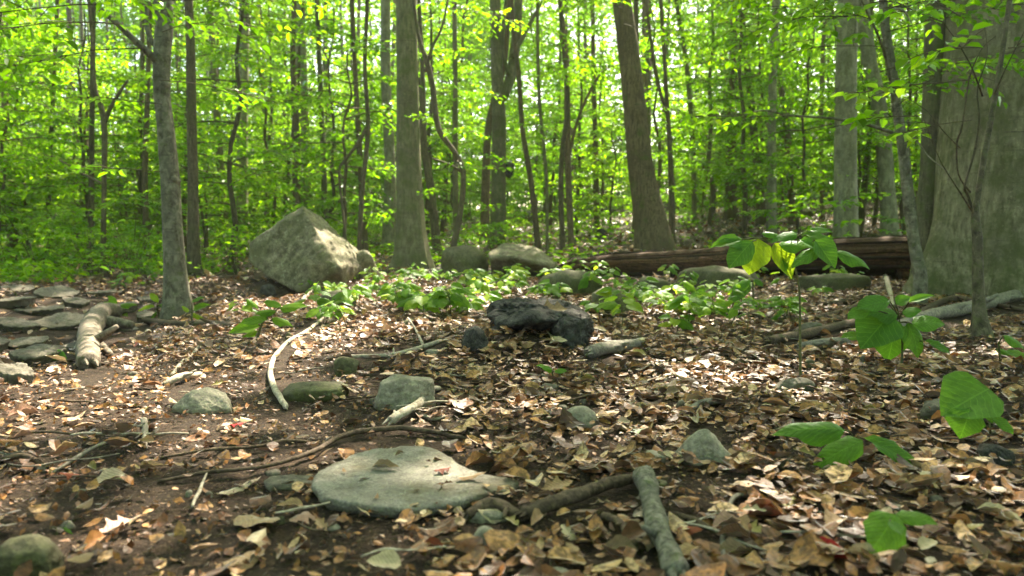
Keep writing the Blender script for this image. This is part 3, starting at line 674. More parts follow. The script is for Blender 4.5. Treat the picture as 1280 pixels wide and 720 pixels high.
# ------------------------------------------------------------------ low sprays of leaves carried by those trees
def spray_crown(root, specs, seed, leaf=.085, m=None):
    """specs: (px, py, distance, azimuth, length, slope)"""
    r = random.Random(seed)
    for a, b, d, az, L, sl_ in specs:
        out = new_out(); spray(P(a, b, d) - root.location, az, L, sl_, r, out, leaf)
        lb = link('limb', mesh('limb', *join(wood_of(out, .0022)), M_DARK), root)
        link('foliage', out_leafmesh('foliage', out, np.random.default_rng(seed), m), lb)
L_, R_, B_, F_ = math.pi, 0.0, math.pi / 2, -math.pi / 2
spray_crown(t25, [(1110, 60, 6.4, L_ + .2, 1.1, .05), (1106, 30, 6.4, L_ + .7, 1.3, .1), (1104, 5, 6.3, L_ + 1.0, 1.5, .0), (1115, 100, 6.4, R_ - .6, .9, .05),
                  (1108, 40, 6.4, R_ - .9, 1.3, .1), (1104, 10, 6.4, R_ - .4, 1.3, .05), (1085, 155, 6.4, L_ - .3, .5, .1), (1000, 146, 6.2, L_ + .3, .7, .05),
                  (930, 143, 6.1, L_, .5, .02), (1124, 130, 6.4, L_ + 1.3, .9, .1), (1100, 90, 6.3, F_ + .2, 1.4, .1), (1104, -20, 6.3, L_ + .5, 1.6, .0), (1060, 20, 6.0, L_ + .4, 1.2, -.05)], 5)
spray_crown(t27, [(1228, 60, d27 - .5, L_ + .5, .5, -.05), (1210, 100, d27 - .4, L_ + .2, .6, 0), (1215, 150, d27 - .2, L_ + .4, .5, -.05), (1180, 28, d27 - .6, L_ + .6, .6, 0),
                  (1260, 60, d27 - .2, R_ - .5, .6, .1), (1255, 165, d27, R_ - .4, .4, .05), (1200, 20, d27 - .5, L_ + .8, .7, .05), (1262, 0, d27 - .4, F_, .6, 0), (1150, 145, d27 - .5, L_, .3, 0)], 6)
spray_crown(TREEROOT[0], [(180, 60, 5.3, L_ + .3, 1.2, -.05), (150, 30, 5.2, L_ + .6, 1.3, -.05), (120, 5, 5.1, L_, 1.3, -.05), (200, 100, 5.5, R_ + .4, .9, .05), (203, 40, 5.5, R_ - .4, .9, .05),
                          (186, -20, 5.6, L_ + .2, 1.5, 0), (203, 130, 5.5, L_ - .2, .7, .1), (205, 0, 5.5, R_ + .2, 1.2, 0), (60, -40, 5.0, F_ + 2.7, 1.2, 0), (205, 215, 5.5, L_ + .4, .5, .1)], 7)
spray_crown(TREEROOT[4], [(129, 230, 11, L_ + .2, 1.8, .05), (129, 200, 11, L_ + .6, 2.0, .0), (130, 180, 11, R_ + .3, 1.4, .1), (120, 110, 11, L_, 1.8, 0), (118, 70, 11, L_ + .5, 2, 0), (150, 115, 11, R_, 1.5, 0),
                          (129, 260, 11, L_ + 1.2, 1.3, .05), (129, 250, 11, R_ - .6, 1.2, .05)], 8, .1)
spray_crown(TREEROOT[11], [(578, 215, 10.5, R_ - .5, .7, .05), (577, 235, 10.5, L_ - .2, .6, .05), (575, 260, 10.5, R_ - .3, .5, .1), (545, 150, 10.5, L_ + .9, .5, 0), (541, 110, 10.5, R_ - .4, 1.0, .05),
                           (526, 52, 10.5, L_ + .4, .9, 0), (560, 10, 10.5, R_, 1.1, 0), (568, 190, 10.5, R_ + .2, .9, .0), (548, 160, 10.4, R_ - .8, .9, -.05), (572, 200, 10.4, F_, .7, -.05)], 9, .085)
spray_crown(TREEROOT[12], [(640, 75, 12, R_ - .2, 1.5, .0), (620, 60, 12, L_ - .2, 1.4, .0), (648, 20, 12, R_ + .3, 1.8, .0), (622, 150, 12, R_ + .1, .9, 0), (620, 20, 12, L_ + .6, 1.6, .0)], 10, .09)
spray_crown(TREEROOT[20], [(793, 130, 12.6, R_ - .2, 1.6, .0), (785, 80, 12.6, L_ - .2, 1.6, .0), (780, 30, 12.6, R_ + .3, 2.0, .0), (800, 190, 12.6, R_ + .1, 1.1, .05), (806, 235, 12.6, R_ - .6, .9, .05), (778, 10, 12.6, L_ + .6, 1.8, .0)], 12, .09)
spray_crown(TREEROOT[8], [(432, 200, 11.8, L_, .9, 0), (456, 120, 12, L_ + .4, 1.2, .0), (458, 60, 12, R_ - .4, 1.2, 0), (424, 215, 11.7, L_ + .8, .7, 0)], 13, .09)
spray_crown(TREEROOT[26], [(1057, 110, 12, L_ + .4, 1.5, .0), (1058, 60, 12, L_ - .3, 1.9, .05), (1058, 170, 12, R_ - .4, 1.2, .05), (1058, 20, 12, L_ + .7, 2, 0)], 14, .09)

# ------------------------------------------------------------------ canopy above: unseen leaves set along the sun's rays, gaps shaped for sun patches
def canopy():
    q = np.random.default_rng(5)
    n = 42000
    gx = q.uniform(-9, 9.5, n); gy = q.uniform(-3.5, 15, n); hz = q.uniform(9, 16.5, n)
    t = hz / SUN.z; x = gx + SUN.x * t; y = gy + SUN.y * t
    d = np.maximum(gy, .4); px = 640 + gx / d * FPX; py = 290 + (CAM_Z) / d * FPX
    drop = np.zeros(n, bool)
    for (a, b, ra, rb) in GAPS: drop |= ((px - a) / ra) ** 2 + ((py - b) / rb) ** 2 < 1
    drop &= gy > .8
    for p_, ra in ((P(962, 316, 3.6), .42), (P(1120, 400, 4.0), .25)):  # openings that let sun down onto the two seedlings
        g_ = p_ - SUN * (p_.z / SUN.z); drop |= (gx - g_.x) ** 2 + (gy - g_.y) ** 2 < ra * ra
    dens = np.where((wav(gx, gy, 2.2, 3) + .35 * wav(gx, gy, 1.0, 12)) > np.where((px > 540) & (gy < 5.2), 9, .30), .45, 1.0)
    keep = ~drop & (q.uniform(0, 1, n) < dens)
    x, y, hz = x[keep], y[keep], hz[keep]; m = len(x)
    dr = q.normal(0, 1, (m, 3)); dr[:, 2] *= .35; nr = q.normal(0, .4, (m, 3)); nr[:, 2] += 1
    L = q.uniform(.15, .27, m); pos = np.stack([x, y, hz], 1)
    big = [(T, r) for T, r, dd, wd in tops if wd >= 24]
    own = np.argmin(np.stack([(x - T.x) ** 2 + (y - T.y) ** 2 for T, r in big]), 0)
    for k, (T, r) in enumerate(big):
        s = own == k
        if s.sum() < 30: continue
        V, F = leaves(pos[s] - np.array(r.location), dr[s], nr[s], L[s], L[s] * .62)
        link('shade_crown', fast_mesh('crown', V, F, M_CROWN, np.repeat(np.clip(q.normal(.35, .2, s.sum()), 0, .75), 2)), r)
GAPS = [(70, 500, 150, 50), (130, 440, 70, 34), (380, 440, 60, 20), (250, 540, 70, 22), (400, 372, 120, 18), (250, 482, 70, 20), (30, 560, 70, 28), (350, 470, 40, 30), (310, 590, 60, 30), (480, 372, 90, 22), (580, 385, 60, 16), (430, 345, 40, 22),
        (392, 368, 46, 12), (860, 395, 60, 12), (700, 350, 60, 10), (1200, 445, 110, 12), (450, 415, 90, 14), (180, 520, 60, 14), (620, 310, 60, 8), (990, 480, 30, 8)]  # canopy openings aimed at the ground spots meant to be sunlit
canopy()

# ------------------------------------------------------------------ the wood beyond: trees, saplings and shrubs set one by one
BG = {}      # group -> list of (root, base label)
def between(px):
    marks = [(2, 'edge tree'), (130, 'V forked tree'), (218, 'patchy tree'), (303, 'hazy tree'), (375, 'boulder'), (512, 'thick beech'), (623, 'forked tree'),
             (710, 'slim tree'), (805, 'leaning trunk'), (915, 'dark trunk'), (1057, 'pale trunk'), (1152, 'giant beech')]
    for (a, la), (b, lb) in zip(marks, marks[1:]):
        if a <= px < b: return f'between {la} and {lb}'
    return 'beyond the edge tree' if px < 2 else 'beside the giant beech'
def bg_thing(name, cat, group, look, base):
    rt = link(name, None, None, base); rt['category'] = cat; rt['group'] = group
    px, _ = proj(base); dd = depth(base)
    BG.setdefault(group, []).append((rt, look, px, dd)); return rt
TV = []
for i in range(6):
    r = random.Random(400 + i); pts = [Vector((0, 0, -.3))]; x = y = 0
    for j in range(1, 9):
        x += r.gauss(0, .055); y += r.gauss(0, .055); pts.append(Vector((x, y, j * 1.9)))
    pp, rr = smooth_path(pts, [.5 * (1 - .085 * j) + (.12 if j == 0 else 0) for j in range(9)], 2)
    pp2 = pp; TV.append((pp2, rr))
TRUNKS = []
for i, (pp, rr) in enumerate(TV):
    for rad in (.06, .11, .17):
        V, F = tube(pp, [q * 2 * rad for q in rr], 9, .04, i)
        TRUNKS.append((rad, [mesh('trunk', V, F, m) for m in (M_BROWN, M_DARK, M_BEECH, M_PALE)], pp))
taken = [(r_.location.x, r_.location.y) for r_ in TREEROOT]
def free(p, dmin):
    return all((p.x - a) ** 2 + (p.y - b) ** 2 > dmin * dmin for a, b in taken)
r = random.Random(99); cnt = 0
for tries in range(900):
    if cnt >= 150: break
    y = 15 + 47 * r.random() ** .8; x = r.uniform(-.80, .80) * y
    p = Vector((x, y, h1(x, y)))
    if y < 27 and 575 < 640 + x / y * FPX < 700: continue
    if not free(p, 1.3): continue
    taken.append((x, y)); cnt += 1
    k = r.choices((0, 1, 2), (8, 4, 1))[0]; v = r.randrange(6); mi = r.choices(range(4), (4, 2, 4, 3))[0]
    rad, ms, pp = TRUNKS[v * 3 + k]
    look = ('thin', 'slender', 'stout')[k] + (' brown', ' dark', ' grey', ' pale')[mi] + ' tree'
    rt = bg_thing('tree', 'tree', 'trees standing deep in the wood', look, p)
    rt.rotation_euler = (r.gauss(0, .03), r.gauss(0, .03), r.uniform(0, 6.28)); s = r.uniform(.85, 1.25); rt.scale = (s, s, s)
    link('trunk', ms[mi], rt)
    if cnt % 3: continue
    sh = p - SUN * (13 / SUN.z)
    if (abs(sh.x + 2.4) < 3.6 and abs(sh.y - 3.8) < 3.4) or (abs(sh.x + .8) < 3.4 and abs(sh.y - 7.2) < 3.2): continue  # crown left out where its shadow would cover the sunlit ground
    c = link('crown', CANOPY[r.randrange(4)], rt, pp[-1] - Vector((0, 0, r.uniform(1.5, 3.5)))); c.scale = (.9, .9, r.uniform(.8, 1.2))
cnt = 0
for tries in range(2500):
    if cnt >= 298: break
    y = 11.5 + 36 * r.random() ** 1.05; x = r.uniform(-.85, .85) * y
    if y < 16 and -2.6 < x < 5.5: continue
    if x > .45 * y and y < 15: continue
    p = Vector((x, y, h1(x, y)))
    if not free(p, .7): continue
    taken.append((x, y)); cnt += 1
    k = r.randrange(6)
    if y < 15: k = r.choice((0, 1, 1, 2))
    hgt, tr, cr = UNDER[k]; s = r.uniform(.8, 1.2)
    look = ('low', 'slim', 'leafy', 'tall leafy', 'tall', 'wide')[k] + ' green sapling'
    rt = bg_thing('sapling', 'sapling', 'leafy saplings under the tall trees', look, p)
    rt.rotation_euler = (0, 0, r.uniform(0, 6.28)); rt.scale = (s, s, s)
    link('trunk', tr, rt); link('crown', cr, rt)
cnt = 0
for tries in range(2500):
    if cnt >= 165: break
    y = 9.5 + 26 * r.random() ** 1.1; x = r.uniform(-.85, .85) * y
    if -3.9 < x < 4.5 and y < 12 + (2 if x > 0 else 0): continue
    if x > -.1 * y and r.random() < .6: continue
    p = Vector((x, y, h1(x, y)))
    if not free(p, .45): continue
    taken.append((x, y)); cnt += 1
    k = r.randrange(4); s = r.uniform(.6, 1.35)
    rt = bg_thing('shrub', 'shrub', 'low leafy shrubs on the forest floor', ('tiny', 'low', 'spreading')[min(2, int((s - .6) / .25))] + ' green shrub', p)
    rt.rotation_euler = (0, 0, r.uniform(0, 6.28)); rt.scale = (s, s, s)
    link('stem', SHRUB[k][0], rt); link('foliage', SHRUB[k][1], rt)
ORD = ['first', 'second', 'third', 'fourth', 'fifth', 'sixth', 'seventh', 'eighth', 'ninth', 'tenth', 'eleventh', 'twelfth', 'thirteenth', 'fourteenth', 'fifteenth', 'sixteenth', 'seventeenth', 'eighteenth']
for grp, rows in BG.items():
    by = {}
    for rt, look, px, dd in rows:
        far = 'near ' if dd < 17 else 'distant ' if dd > 30 else ''
        by.setdefault(f'{far}{look} {between(px)}', []).append((px, rt))
    for lab, L in by.items():
        L.sort(key=lambda q: q[0])
        for k, (px, rt) in enumerate(L):
            rt['label'] = lab if len(L) == 1 else f'{lab}, {ORD[k]} from left'

# the far wood that reads as one mass
q = np.random.default_rng(77); n_cl = 6200
ang = q.uniform(-.78, .78, n_cl); rr_ = q.uniform(46, 66, n_cl)
cx = np.sin(ang) * rr_; cy = np.cos(ang) * rr_; cz = H(cx, cy) + 24 * q.uniform(0, 1, n_cl) ** 1.1
pos = np.repeat(np.stack([cx, cy, cz], 1), 22, 0) + q.normal(0, 1, (n_cl * 22, 3)) * np.array([1.3, 1.3, .45]); n = len(pos)
d = q.normal(0, 1, (n, 3)); d[:, 2] *= .3; nr = q.normal(0, .5, (n, 3)); nr[:, 2] += 1; L = q.uniform(.28, .5, n)
V, F = leaves(pos, d, nr, L, L * .65)
o = link('distant_forest', fast_mesh('distant_forest', V, F, M_CROWN, np.repeat(np.clip(q.normal(.35, .2, n), 0, .75), 2)))
o['kind'] = 'stuff'; o['label'] = 'bright green foliage of the far wood closing the view'
# unseen leaves behind, beside and above the viewer, added to green and dim the light
q = np.random.default_rng(78)
def clumps(cx, cy, cz, per, sx, sz, l0, l1):
    pos = np.repeat(np.stack([cx, cy, cz], 1), per, 0) + q.normal(0, 1, (len(cx) * per, 3)) * np.array([sx, sx, sz]); n = len(pos)
    d = q.normal(0, 1, (n, 3)); d[:, 2] *= .3; nr = q.normal(0, .5, (n, 3)); nr[:, 2] += 1; L = q.uniform(l0, l1, n)
    V, F = leaves(pos, d, nr, L, L * .65); return V, F, np.repeat(np.clip(q.normal(.35, .2, n), 0, .75), 2)
n1 = 2300; ang = q.uniform(.95, 2 * math.pi - .95, n1); rr_ = q.uniform(13, 26, n1)
A = clumps(np.sin(ang) * rr_, np.cos(ang) * rr_, 18 * q.uniform(0, 1, n1), 30, 1.0, .5, .25, .4)
n2 = 520; cx = q.uniform(-24, 24, n2); cy = q.uniform(-22, 7, n2)
B = clumps(cx, cy, q.uniform(11, 17, n2), 30, 1.1, .35, .25, .4)
V = np.concatenate([A[0], B[0]]); F = np.concatenate([A[1], B[1] + len(A[0])]); T = np.concatenate([A[2], B[2]])
o = link('unseen_shade_forest', fast_mesh('unseen_shade_forest', V, F, M_CROWN, T))
o['kind'] = 'stuff'; o['label'] = 'unseen forest leaves added overhead and behind to filter the light'

# ------------------------------------------------------------------ stones
LM = []                                                  # landmarks for the labels of small things
def onplane(px, py, z):
    r = ray(px, py); return Vector((0, 0, CAM_Z)) + r * ((z - CAM_Z) / r.z)
def hull_pts(W, D, Hh, seed, top=.6, ang=.25):
    r = random.Random(seed); pts = []; n = 7; a0 = r.uniform(0, 6)
    for ring, (rad, z) in enumerate(((.85, -.55), (1.0, .15), (top + .2, .75))):
        for k in range(n):
            a = a0 + 6.283 * k / n + r.uniform(-ang, ang); q = rad * (1 + r.uniform(-ang, ang * .4))
            pts.append(Vector((math.cos(a) * W / 2 * q, math.sin(a) * D / 2 * q, z * Hh * (1 + r.uniform(-ang, ang) * .5))))
    for k in range(3):
        a = a0 + 2.1 * k; pts.append(Vector((math.cos(a) * W / 2 * top * .6, math.sin(a) * D / 2 * top * .6, Hh * r.uniform(.9, 1.05))))
    return pts
def stone_at(px, py, wpx, hpx, label, m=M_GREY, seed=0, dr=.7, top=.6, ang=.2, group=None, p=9, name='stone', sub=4, yaw=0, cat=None):
    g = G(px, py); d = depth(g); W = wpx * d / FPX; D = W * dr
    sa = CAM_Z / max(d, .6)
    Hh = max(hpx * d / FPX - D * sa * .75, W * .12)
    g = g + Vector((0, D * .40, 0)); g.z = h1(g.x, g.y)
    pts = hull_pts(W, D, Hh, seed, top, ang); R = Matrix.Rotation(yaw, 3, 'Z'); pts = [R @ q for q in pts]
    o = link(name, rock_mesh(name, pts, m, sub, p, .026 * W, 5 / max(W, .05) * .8, seed, (W, D, max(Hh, W * .35))), None, g)
    tag(o, label, cat or name, group); return o
def lm(name, o_or_p):
    LM.append((name, Vector(o_or_p.location) if hasattr(o_or_p, 'location') else Vector(o_or_p)))

def plate(outl, th, m, seed, rough=1.0):
    """a flat broken plate of stone: chipped outline, gently uneven top, undercut side"""
    r = random.Random(seed); n = 150; k = len(outl); ring = []
    for i in range(n):
        t = i / n * k; j = int(t); f = t - j; p0, p1, p2, p3 = (outl[(j + q) % k] for q in (-1, 0, 1, 2))
        ring.append(0.5 * ((2 * p1) + (p2 - p0) * f + (2 * p0 - 5 * p1 + 4 * p2 - p3) * f * f + (3 * p1 - p0 - 3 * p2 + p3) * f ** 3))
    from mathutils import noise as mn
    c = sum(ring, Vector()) / n; V = []; F = []
    lev = [(s_, 0) for s_ in (.12, .3, .45, .6, .72, .82, .9, .955)] + [(.992, -.001), (1.0, -.005), (.996, -.014), (.975, -.022), (.93, -.032), (.86, -.08)]
    for li, (s_, dz) in enumerate(lev):
        for i, q in enumerate(ring):
            v = c + (q - c) * s_; ch = mn.noise(Vector((i * .11, seed, 0)).to_3d()) * .5 + mn.noise(Vector((math.cos(i * 6.283 / n) * 7, math.sin(i * 6.283 / n) * 7, seed)))
            if s_ > .8: v = v + (q - c).normalized() * (.007 * ch + .003 * mn.noise(Vector((v.x * 60, v.y * 60, dz * 90))))
            z = rough * (.004 * mn.noise(v * 7) + .0025 * mn.noise(v * 30)) + .0012 * mn.noise(v * 90) - (.004 if mn.noise(v * 14 + Vector((4, 4, 4))) > .25 else 0)
            V.append(v + Vector((0, 0, z * (1 if dz > -.02 else .4) + dz * th)))
        if li:
            b_ = li * n
            for i in range(n): F.append((b_ - n + i, b_ + i, b_ + (i + 1) % n, b_ - n + (i + 1) % n))
    F.append(tuple(range(n))); return mesh('flat_stone', V, F, m)
# the big boulder
g = G(385, 366); d0 = depth(g); S = d0 / FPX
def bp(px, py, dy): return P(px, py, d0 + dy) - g
pts = [bp(310, 326, .3), bp(312, 303, .4), bp(378, 259, .35), bp(402, 272, .75), bp(444, 308, .75), bp(462, 330, .8), bp(425, 334, -.2), bp(428, 360, .0),
       bp(374, 368, -.12), bp(336, 346, .1), bp(398, 326, -.16), bp(380, 264, .22), bp(330, 300, 1.2), bp(380, 268, 1.15), bp(440, 318, 1.2), bp(420, 350, 1.1), bp(345, 338, 1.1)]
bo = link('boulder', rock_mesh('boulder', pts, M_ROCK, 6, 60, .020, 3.4, 4), None, g)
tag(bo, 'large angular lichen-spotted boulder tilted over a dark hollow', 'boulder'); lm('tilted boulder', bo)
o = stone_at(418, 388, 58, 27, 'rounded mossy stone at the foot of the tilted boulder', M_MOSS, 5, top=.75); lm('rounded mossy stone', o)
stone_at(452, 352, 44, 42, 'pale block against the sunny flank of the tilted boulder', M_ROCK, 8, top=.55, ang=.3)
stone_at(333, 371, 22, 16, 'small dark stone wedged in the hollow under the boulder', M_BLACK, 9)
o = stone_at(578, 347, 86, 44, 'dark mossy rock heap behind the leafy seedlings', M_MOSS, 12, top=.5, ang=.3); lm('dark mossy rock', o)
# pointed rock with an undercut front
g = G(655, 350); d1 = depth(g)
def rp(px, py, dy): return P(px, py, d1 + dy) - g
pts = [rp(609, 316, .2), rp(628, 304, .4), rp(668, 308, .5), rp(697, 328, .35), rp(690, 334, 0), rp(645, 322, -.12), rp(612, 322, 0), rp(618, 350, .45), rp(690, 352, .4), rp(640, 306, 1), rp(690, 325, 1), rp(650, 352, 1)]
o = tag(link('rock', rock_mesh('rock', pts, M_ROCK, 5, 16, .012, 4, 6), None, g), 'wedge shaped rock with pale top and deeply shaded undercut front', 'rock'); lm('wedge shaped rock', o)
o = stone_at(715, 372, 92, 38, 'broad flat mossy stone between the wedge shaped rock and the black rock', M_MOSS, 15, top=.7); lm('broad flat mossy stone', o)
stone_at(765, 392, 60, 34, 'low mossy stone just behind the right end of the black rock', M_MOSS, 16, top=.6)
o = stone_at(822, 373, 62, 30, 'rounded mossy stone before the rotten log', M_MOSS, 17, top=.6); lm('mossy stone by the log', o)
stone_at(905, 362, 120, 30, 'long low mossy rock in the shade under the rotten log', M_MOSS, 18, top=.7, dr=.4)
stone_at(1050, 365, 110, 26, 'dim flat rock under the broken end of the log', M_MOSS, 19, top=.7, dr=.4)
stone_at(1010, 272, 26, 10, 'small far stone on the rising slope', M_MOSS, 20); stone_at(752, 300, 15, 15, 'dark rounded lump of rotted stump on the litter slope', M_BLACK, 21, top=.7, name='stump')
# the black rock
g = G(735, 440); g.x -= .3; g.z = h1(g.x, g.y); d2 = depth(G(735, 440))
def kp(px, py, dy): return P(px, py, d2 + dy) - g
rt = thing('rock', 'jagged charcoal black rock half buried in leaves with a brown leaf on top', 'rock', g); lm('black rock', rt)
pts = [kp(604, 398, .3), kp(618, 380, .5), kp(650, 374, .6), kp(700, 378, .6), kp(737, 394, .5), kp(738, 402, .3), kp(700, 402, .05), kp(650, 404, .0), kp(622, 415, .2), kp(610, 420, .4), kp(640, 380, .9), kp(720, 390, .9), kp(720, 430, .8), kp(620, 430, .8), kp(665, 392, .1)]
link('upper_block', rock_mesh('upper_block', pts, M_BLACK, 6, 14, .03, 13, 2), rt)
pts = [kp(690, 396, .15), kp(737, 400, .15), kp(734, 438, .05), kp(700, 440, 0), kp(690, 420, .1), kp(735, 400, .6), kp(735, 440, .5), kp(692, 440, .5), kp(715, 405, .0), kp(692, 398, .6)]
link('lower_block', rock_mesh('lower_block', pts, M_BLACK, 6, 14, .026, 15, 3), rt)
o = stone_at(592, 442, 40, 36, 'small dark grey stone leaning at the side of the black rock', M_BLACK, 23, top=.5, ang=.3); lm('small dark grey stone', o)
# the flat slab
sg = G(515, 622); zt = sg.z + .030
out_ = [(390, 604), (396, 590), (428, 572), (468, 560), (520, 557), (548, 563), (572, 578), (602, 590), (645, 598), (642, 606), (600, 617), (560, 627), (520, 632), (470, 632), (420, 626), (398, 616)]
top = [onplane(a, b, zt) for a, b in out_]; cc = sum(top, Vector()) / len(top)
sb = Vector((cc.x, cc.y, h1(cc.x, cc.y)))
M_SLAB = stone('slab_stone', (0.20, 0.18, 0.15), (0.36, 0.335, 0.285), moss=(0.15, 0.12, 0.07), mossy=.4, bump=1.0, scale=2.4, rough=.8, lichen=.5)
me = plate([q - sb for q in top][::-1], 1.0, M_SLAB, 5)
o = tag(link('flat_stone', me, None, sb), 'flat grey-green slab of stone bedded in soil with leaves on it', 'flat stone'); lm('flat slab', o); SLAB = o
stone_at(612, 655, 76, 22, 'wedge of grey stone tucked under the edge of the flat slab', M_GREY, 31, top=.7, ang=.25, dr=.4)
for px, py, wp, hp, lab, m, sd, tp, nm in (
    (503, 513, 88, 50, 'smooth round grey-green stone between the flat slab and the black rock', M_GREY, 32, .7, 'round grey-green stone'),
    (247, 517, 78, 40, 'grey-green stone catching sunlight on the bare path', M_GREY, 33, .55, 'sunlit path stone'),
    (729, 536, 56, 34, 'small domed grey stone poking from leaves beyond the slab', M_GREY, 34, .6, 'small domed stone'),
    (884, 582, 76, 56, 'triangular pale green stone leaning in the brown leaves', M_GREY, 35, .25, 'triangular pale stone'),
    (820, 580, 38, 20, 'tiny flat grey stone beside the triangular pale stone', M_GREY, 36, .8, None),
    (1215, 534, 112, 46, 'smooth rounded grey stone half hidden by big green leaves', M_BED, 37, .7, 'leaf-hidden rounded stone'),
    (1252, 582, 56, 32, 'dark rounded stone in the leaves at the slope side', M_BLACK, 38, .6, 'dark rounded stone'),
    (18, 724, 96, 64, 'green-grey rounded stone beside the path with a leaf at its edge', M_MOSS, 39, .7, 'green path-side stone'),
    (606, 688, 36, 38, 'small upright grey-green stone before the slab', M_GREY, 40, .5, 'small upright stone'),
    (700, 732, 50, 26, 'small grey stone flush with the litter near the thick grey stick', M_GREY, 41, .7, None),
    (430, 470, 40, 26, 'small dark mossy stone behind the round grey-green stone', M_MOSS, 42, .6, None),
    (388, 503, 96, 30, 'low dark stone nearly buried beside the curved pale stick', M_MOSS, 43, .7, 'buried dark stone'),
    (354, 614, 70, 14, 'thin brown stone flake pressed in soil beside the slab', M_BED, 44, .8, None),
    (688, 492, 36, 16, 'whitish stone chip among leaves before the black rock', M_BED, 45, .6, None),
    (1004, 492, 62, 22, 'pale beige low stone among leaves below the tall seedling', M_BED, 46, .6, 'pale beige stone'),
    (1018, 415, 34, 14, 'pale small stone between the two seedlings', M_BED, 47, .6, None)):
    o = stone_at(px, py, wp, hp, lab, m, sd, .7, tp, .22, p=10, sub=5 if wp > 60 else 4)
    if nm: lm(nm, o)
# flat stones of the dry stream bed
r = random.Random(5); k = 0
BED = [(28, 458, 70, 26), (95, 440, 60, 18), (20, 436, 56, 18), (62, 412, 88, 16), (8, 414, 60, 14), (112, 400, 64, 24), (150, 392, 40, 20), (40, 392, 74, 12), (90, 384, 54, 12), (10, 385, 50, 10), (140, 416, 50, 14),
       (60, 372, 60, 8), (120, 372, 44, 9), (14, 480, 50, 18), (180, 380, 34, 14), (10, 366, 44, 7), (176, 404, 36, 10), (-30, 440, 70, 22), (-40, 400, 70, 16), (70, 345, 34, 18), (88, 330, 40, 14), (24, 350, 40, 9)]
bedr = []
for a, b, wp, hp in BED:
    k += 1; g = G(a, b); W = wp * depth(g) / FPX * .5 * r.uniform(.75, 1.15); D = W * r.uniform(.6, 1.0); nn = r.randint(5, 7); a0 = r.uniform(0, 6); th = r.uniform(.04, .085); tl = (r.gauss(0, .10), r.gauss(.10, .08))
    ol = []
    for j in range(nn):
        an = a0 + 6.283 * (j + r.uniform(-.3, .3)) / nn; rd = r.uniform(.65, 1.12); x_, y_ = math.cos(an) * W * rd, math.sin(an) * D * rd; ol.append(Vector((x_, y_, th + x_ * tl[0] + y_ * tl[1])))
    g = g + Vector((0, D * .7, 0)); g.z = h1(g.x, g.y)
    me = plate(ol, 1.0, M_BED, 60 + k, 4.0); me.name = 'stone'; o = tag(link('stone', me, None, g), 'x', 'stone', 'flat stones of the dry stream bed'); bedr.append((o, a, b, wp))
nm_ = {0: 'broad', 1: 'medium', 2: 'small'}
seen = {}
for o, a, b, wp in sorted(bedr, key=lambda q: -q[2]):
    base = f'{"broad" if wp >= 65 else "middling" if wp >= 46 else "small"} grey stream stone in the {"front" if b > 425 else "middle" if b > 388 else "back"} of the stony bed'
    seen.setdefault(base, []).append((a, o))
for base, L in seen.items():
    L.sort(key=lambda q: q[0])
    for i, (a, o) in enumerate(L): o['label'] = base if len(L) == 1 else f'{base}, {ORD[i]} from left'
lm('stony stream bed', G(90, 430))

# ------------------------------------------------------------------ the rotten log
ga = G(742, 344); gd = depth(ga); dl, dr_ = gd + .1, gd - 1.0
base = G(940, 345); 
rt = thing('fallen_log', 'long rotten dark brown log split into ragged strips lying before the slope', 'fallen log', base); lm('rotten log', base)
def lp(px, py, t, off=0): return P(px, py, dl + (dr_ - dl) * t + off) - base
cent = [(694, 338, 0, 4), (720, 334, .06, 8), (760, 332, .15, 13), (820, 331, .3, 16), (900, 328, .48, 19), (980, 324, .66, 22), (1060, 321, .83, 24), (1132, 320, 1, 25)]
pp, rr = smooth_path([lp(a, b, t) for a, b, t, q in cent], [q * .88 * (dl + (dr_ - dl) * t) / FPX for a, b, t, q in cent], 7)
ph = [random.Random(i).uniform(0, 6.28) for i in range(8)]
def lob(i, a):
    s = 0
    for j, (f, am) in enumerate(((3, .07), (5, .09), (9, .12), (14, .11), (23, .09))): s += am * math.sin(f * a + ph[j] + .10 * i * math.sin(j + 1)) 
    return 1 + s + (-.16 if math.sin(11 * a + ph[6] + .05 * i) > .55 else 0)
link('core', mesh('core', *tube(pp, rr, 84, .0, 3, lob), bark('shaded_core', (0.012, 0.008, 0.006), (0.06, 0.035, 0.024), mossy=0, stretch=(1.5, 30, 30), bump=1.0)), rt)  # near-black colour stands in for shade in the gaps between layers
from mathutils import noise as mno
r = random.Random(31)
LAY = [(0.0, 1.0, 1.45, .34), (.03, 1.0, 1.02, .30), (.10, 1.0, .68, .24), (.0, .62, .35, .30), (.42, 1.0, .36, .22), (.05, .8, .05, .26), (.5, 1.0, .04, .24), (.2, 1.0, -.3, .3), (.55, 1.0, 1.22, .14), (.12, .5, .86, .12), (.6, .97, .52, .1), (.3, .75, .18, .12), (.0, .4, 1.2, .12)]
